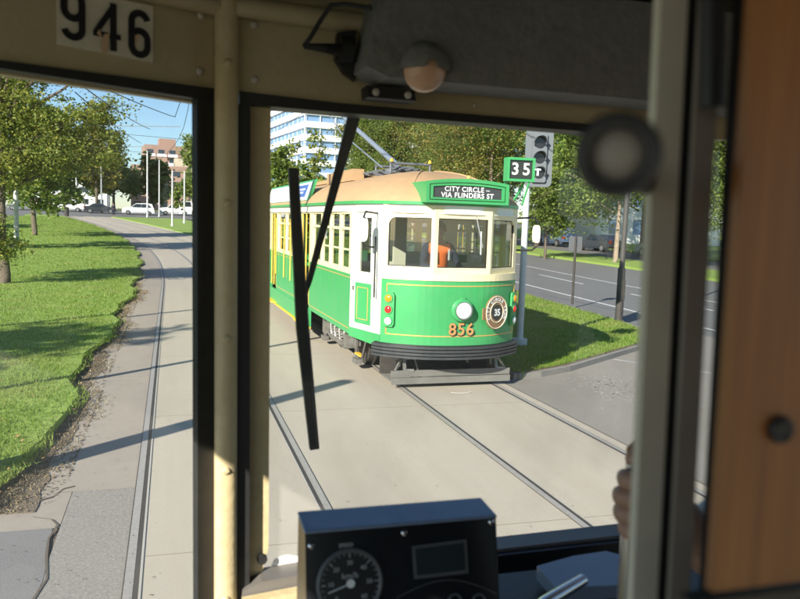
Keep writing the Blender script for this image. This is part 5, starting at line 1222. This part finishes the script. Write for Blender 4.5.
# door frame close by on the right, the glass slit and the timber panel
YD = .34
def strip(x0, x1, x0b, x1b, Y, t, m, name, label=None, parent=None, b=None):
    b = b or MB(); q = [atY(x0, -160, Y), atY(x1, -160, Y), atY(x1b, 760, Y), atY(x0b, 760, Y)]
    xa0 = (q[0].x+q[3].x)/2; xa1 = (q[1].x+q[2].x)/2
    b.b2((xa0, Y, .9), (xa1, Y+t, 2.72)); return part(b, name, m, parent, label)
def vx(x0, x1, Y):                                     # world x extent of a vertical strip centred at mid picture height
    return atY(x0, 300, Y).x, atY(x1, 300, Y).x
def lean(b, k=.020): b.v = [(x+(2.40-z)*k, y, z) for x, y, z in b.v]; return b
def vstrip(x0, x1, Y, t, m, name, parent=None, label=None):
    a, c = vx(x0, x1, Y); return part(lean(MB().b2((a, Y, .9), (c, Y+t, 2.72))), name, m, parent, label)
fr_ = vstrip(643, 669, YD, .006, M['alu'], 'door_frame')
vstrip(667.5, 684, YD+.008, .02, M['dark'], 'frame_seal', fr_)
vstrip(682, 703, YD+.001, .003, M['alu2'], 'door_stile')
vstrip(720, 732, YD-.01, .006, M['dark'], 'frame_seal', fr_)
vstrip(697, 724, YD+.012, .003, M['windscreen'], 'door_pane')
a, _ = vx(731, 800, .27)
zw = atY(750, 588, .27).z
wd = part(lean(MB().b2((a, .27, zw), (1.2, .275, 2.72)), .008), 'timber_panel', M['wood'], label='varnished orange brown timber panel with a black bolt')
part(MB().b2((a-.01, .267, 1.3), (1.2, .277, zw-.002)), 'panel_base', M['dark'])
bc_ = atY(781, 430, .268); part(MB().torus(bc_, (0, 1, 0), .0042, .0022, 24, 8).disc(bc_, (0, 1, 0), .0022, .003, 12), 'bolt', M['dark'], wd, smooth=True)
kc = atY(618, 155, .22); kd = (kc-Vector((0, 0, CAMZ))).normalized()
kb = part(MB().torus(kc, kd, .0110, .0028, 40, 12), 'door_knob', M['dark'], fr_, smooth=True)
part(MB().disc(kc+kd*.004, kd, .0102, .003, 32).dome(kc+kd*.002, -kd, .0075, .0025, 24, 4), 'knob_centre', M['alu2'], fr_, smooth=True)
part(MB().tube([kc+kd*.005, kc+kd*.025, Vector((atY(650,150,YD).x+.004, YD+.008, kc.z))], [.009, .008, .006], 12), 'knob_stem', M['dark'], fr_, smooth=True)
part(MB().tube([atY(713,-40,YD-.02), atY(712,108,YD-.02)], .006, 8), 'seal_strip', M['dark'])

# our own driver: only the left hand on the wooden handled controller is in view
hc = atY(635, 503, .66)
Pd = empty('person', 'driver of our tram, hand on the controller beside the door frame', 'person', (.98, .5, .9))
def ld(p): return Vector(p)-Vector(Pd.location)
hl_ = ld(hc)
body_of(Pd, dict(hip=(0,0,.95), waist=(0,0,1.1), chest=(0,0,1.3), neckb=(0,0,1.44), neck=(0,.01,1.49), jaw=(0,.03,1.54), head=(0,.02,1.60), crown=(0,.01,1.67), face=(0,1,0),
    shL=(-.19,0,1.36), elL=(-.30,.02,1.0), wrL=tuple(hl_+Vector((.085,-.02,-.055))), haL=tuple(hl_+Vector((.04,-.005,-.012))), shR=(.19,0,1.36), elR=(.26,.1,1.1), wrR=(.2,.3,1.05), haR=(.18,.38,1.05),
    hpL=(-.09,0,.9), knL=(-.1,.05,.5), anL=(-.1,0,.09), ftL=(-.1,.15,.04), hpR=(.09,0,.9), knR=(.1,.05,.5), anR=(.1,0,.1), ftR=(.1,.14,.04)), M['skin'], M['navy'])
def finger(parent, pts, r):
    J = [(*p, rr) for p, rr in zip(pts, r)]; return skinbody('finger', J, [(i, i+1) for i in range(len(J)-1)], M['skin'], parent, 2)
for i in range(4):
    z = hl_.z+.026-.0175*i; x0 = hl_.x+.03; y0 = hl_.y-.012; ln = (.9, 1.0, .95, .78)[i]
    finger(Pd, [(x0+.01, y0, z), (x0-.03*ln, y0-.010, z+.001), (x0-.048*ln, y0+.012, z-.002), (x0-.034*ln, y0+.032, z-.003)], [.0115, .0112, .0104, .009])
finger(Pd, [(hl_.x+.035, hl_.y+.005, hl_.z+.022), (hl_.x+.012, hl_.y-.0, hl_.z+.043), (hl_.x-.008, hl_.y+.012, hl_.z+.046)], [.012, .0105, .0085])
ch_ = MB().tube([ld((hc.x+.004, hc.y+.012, 1.62)), ld((hc.x+.004, hc.y+.012, hc.z+.03))], .009, 12)
hb = Vector((hc.x+.004, hc.y+.014, 0))
part(MB().tube([(hb.x, hb.y, 1.0), (hb.x, hb.y, hc.z+.04)], .0075, 12), 'controller_handle', M['chrome'], smooth=True)
part(MB().tube([(hb.x+.006, hb.y, hc.z+.035), (hb.x+.006, hb.y, hc.z+.042), (hb.x+.006, hb.y, hc.z+.052), (hb.x+.006, hb.y, hc.z+.06)], [.008, .0125, .0125, .006], 14), 'handle_knob', M['wood'], smooth=True)
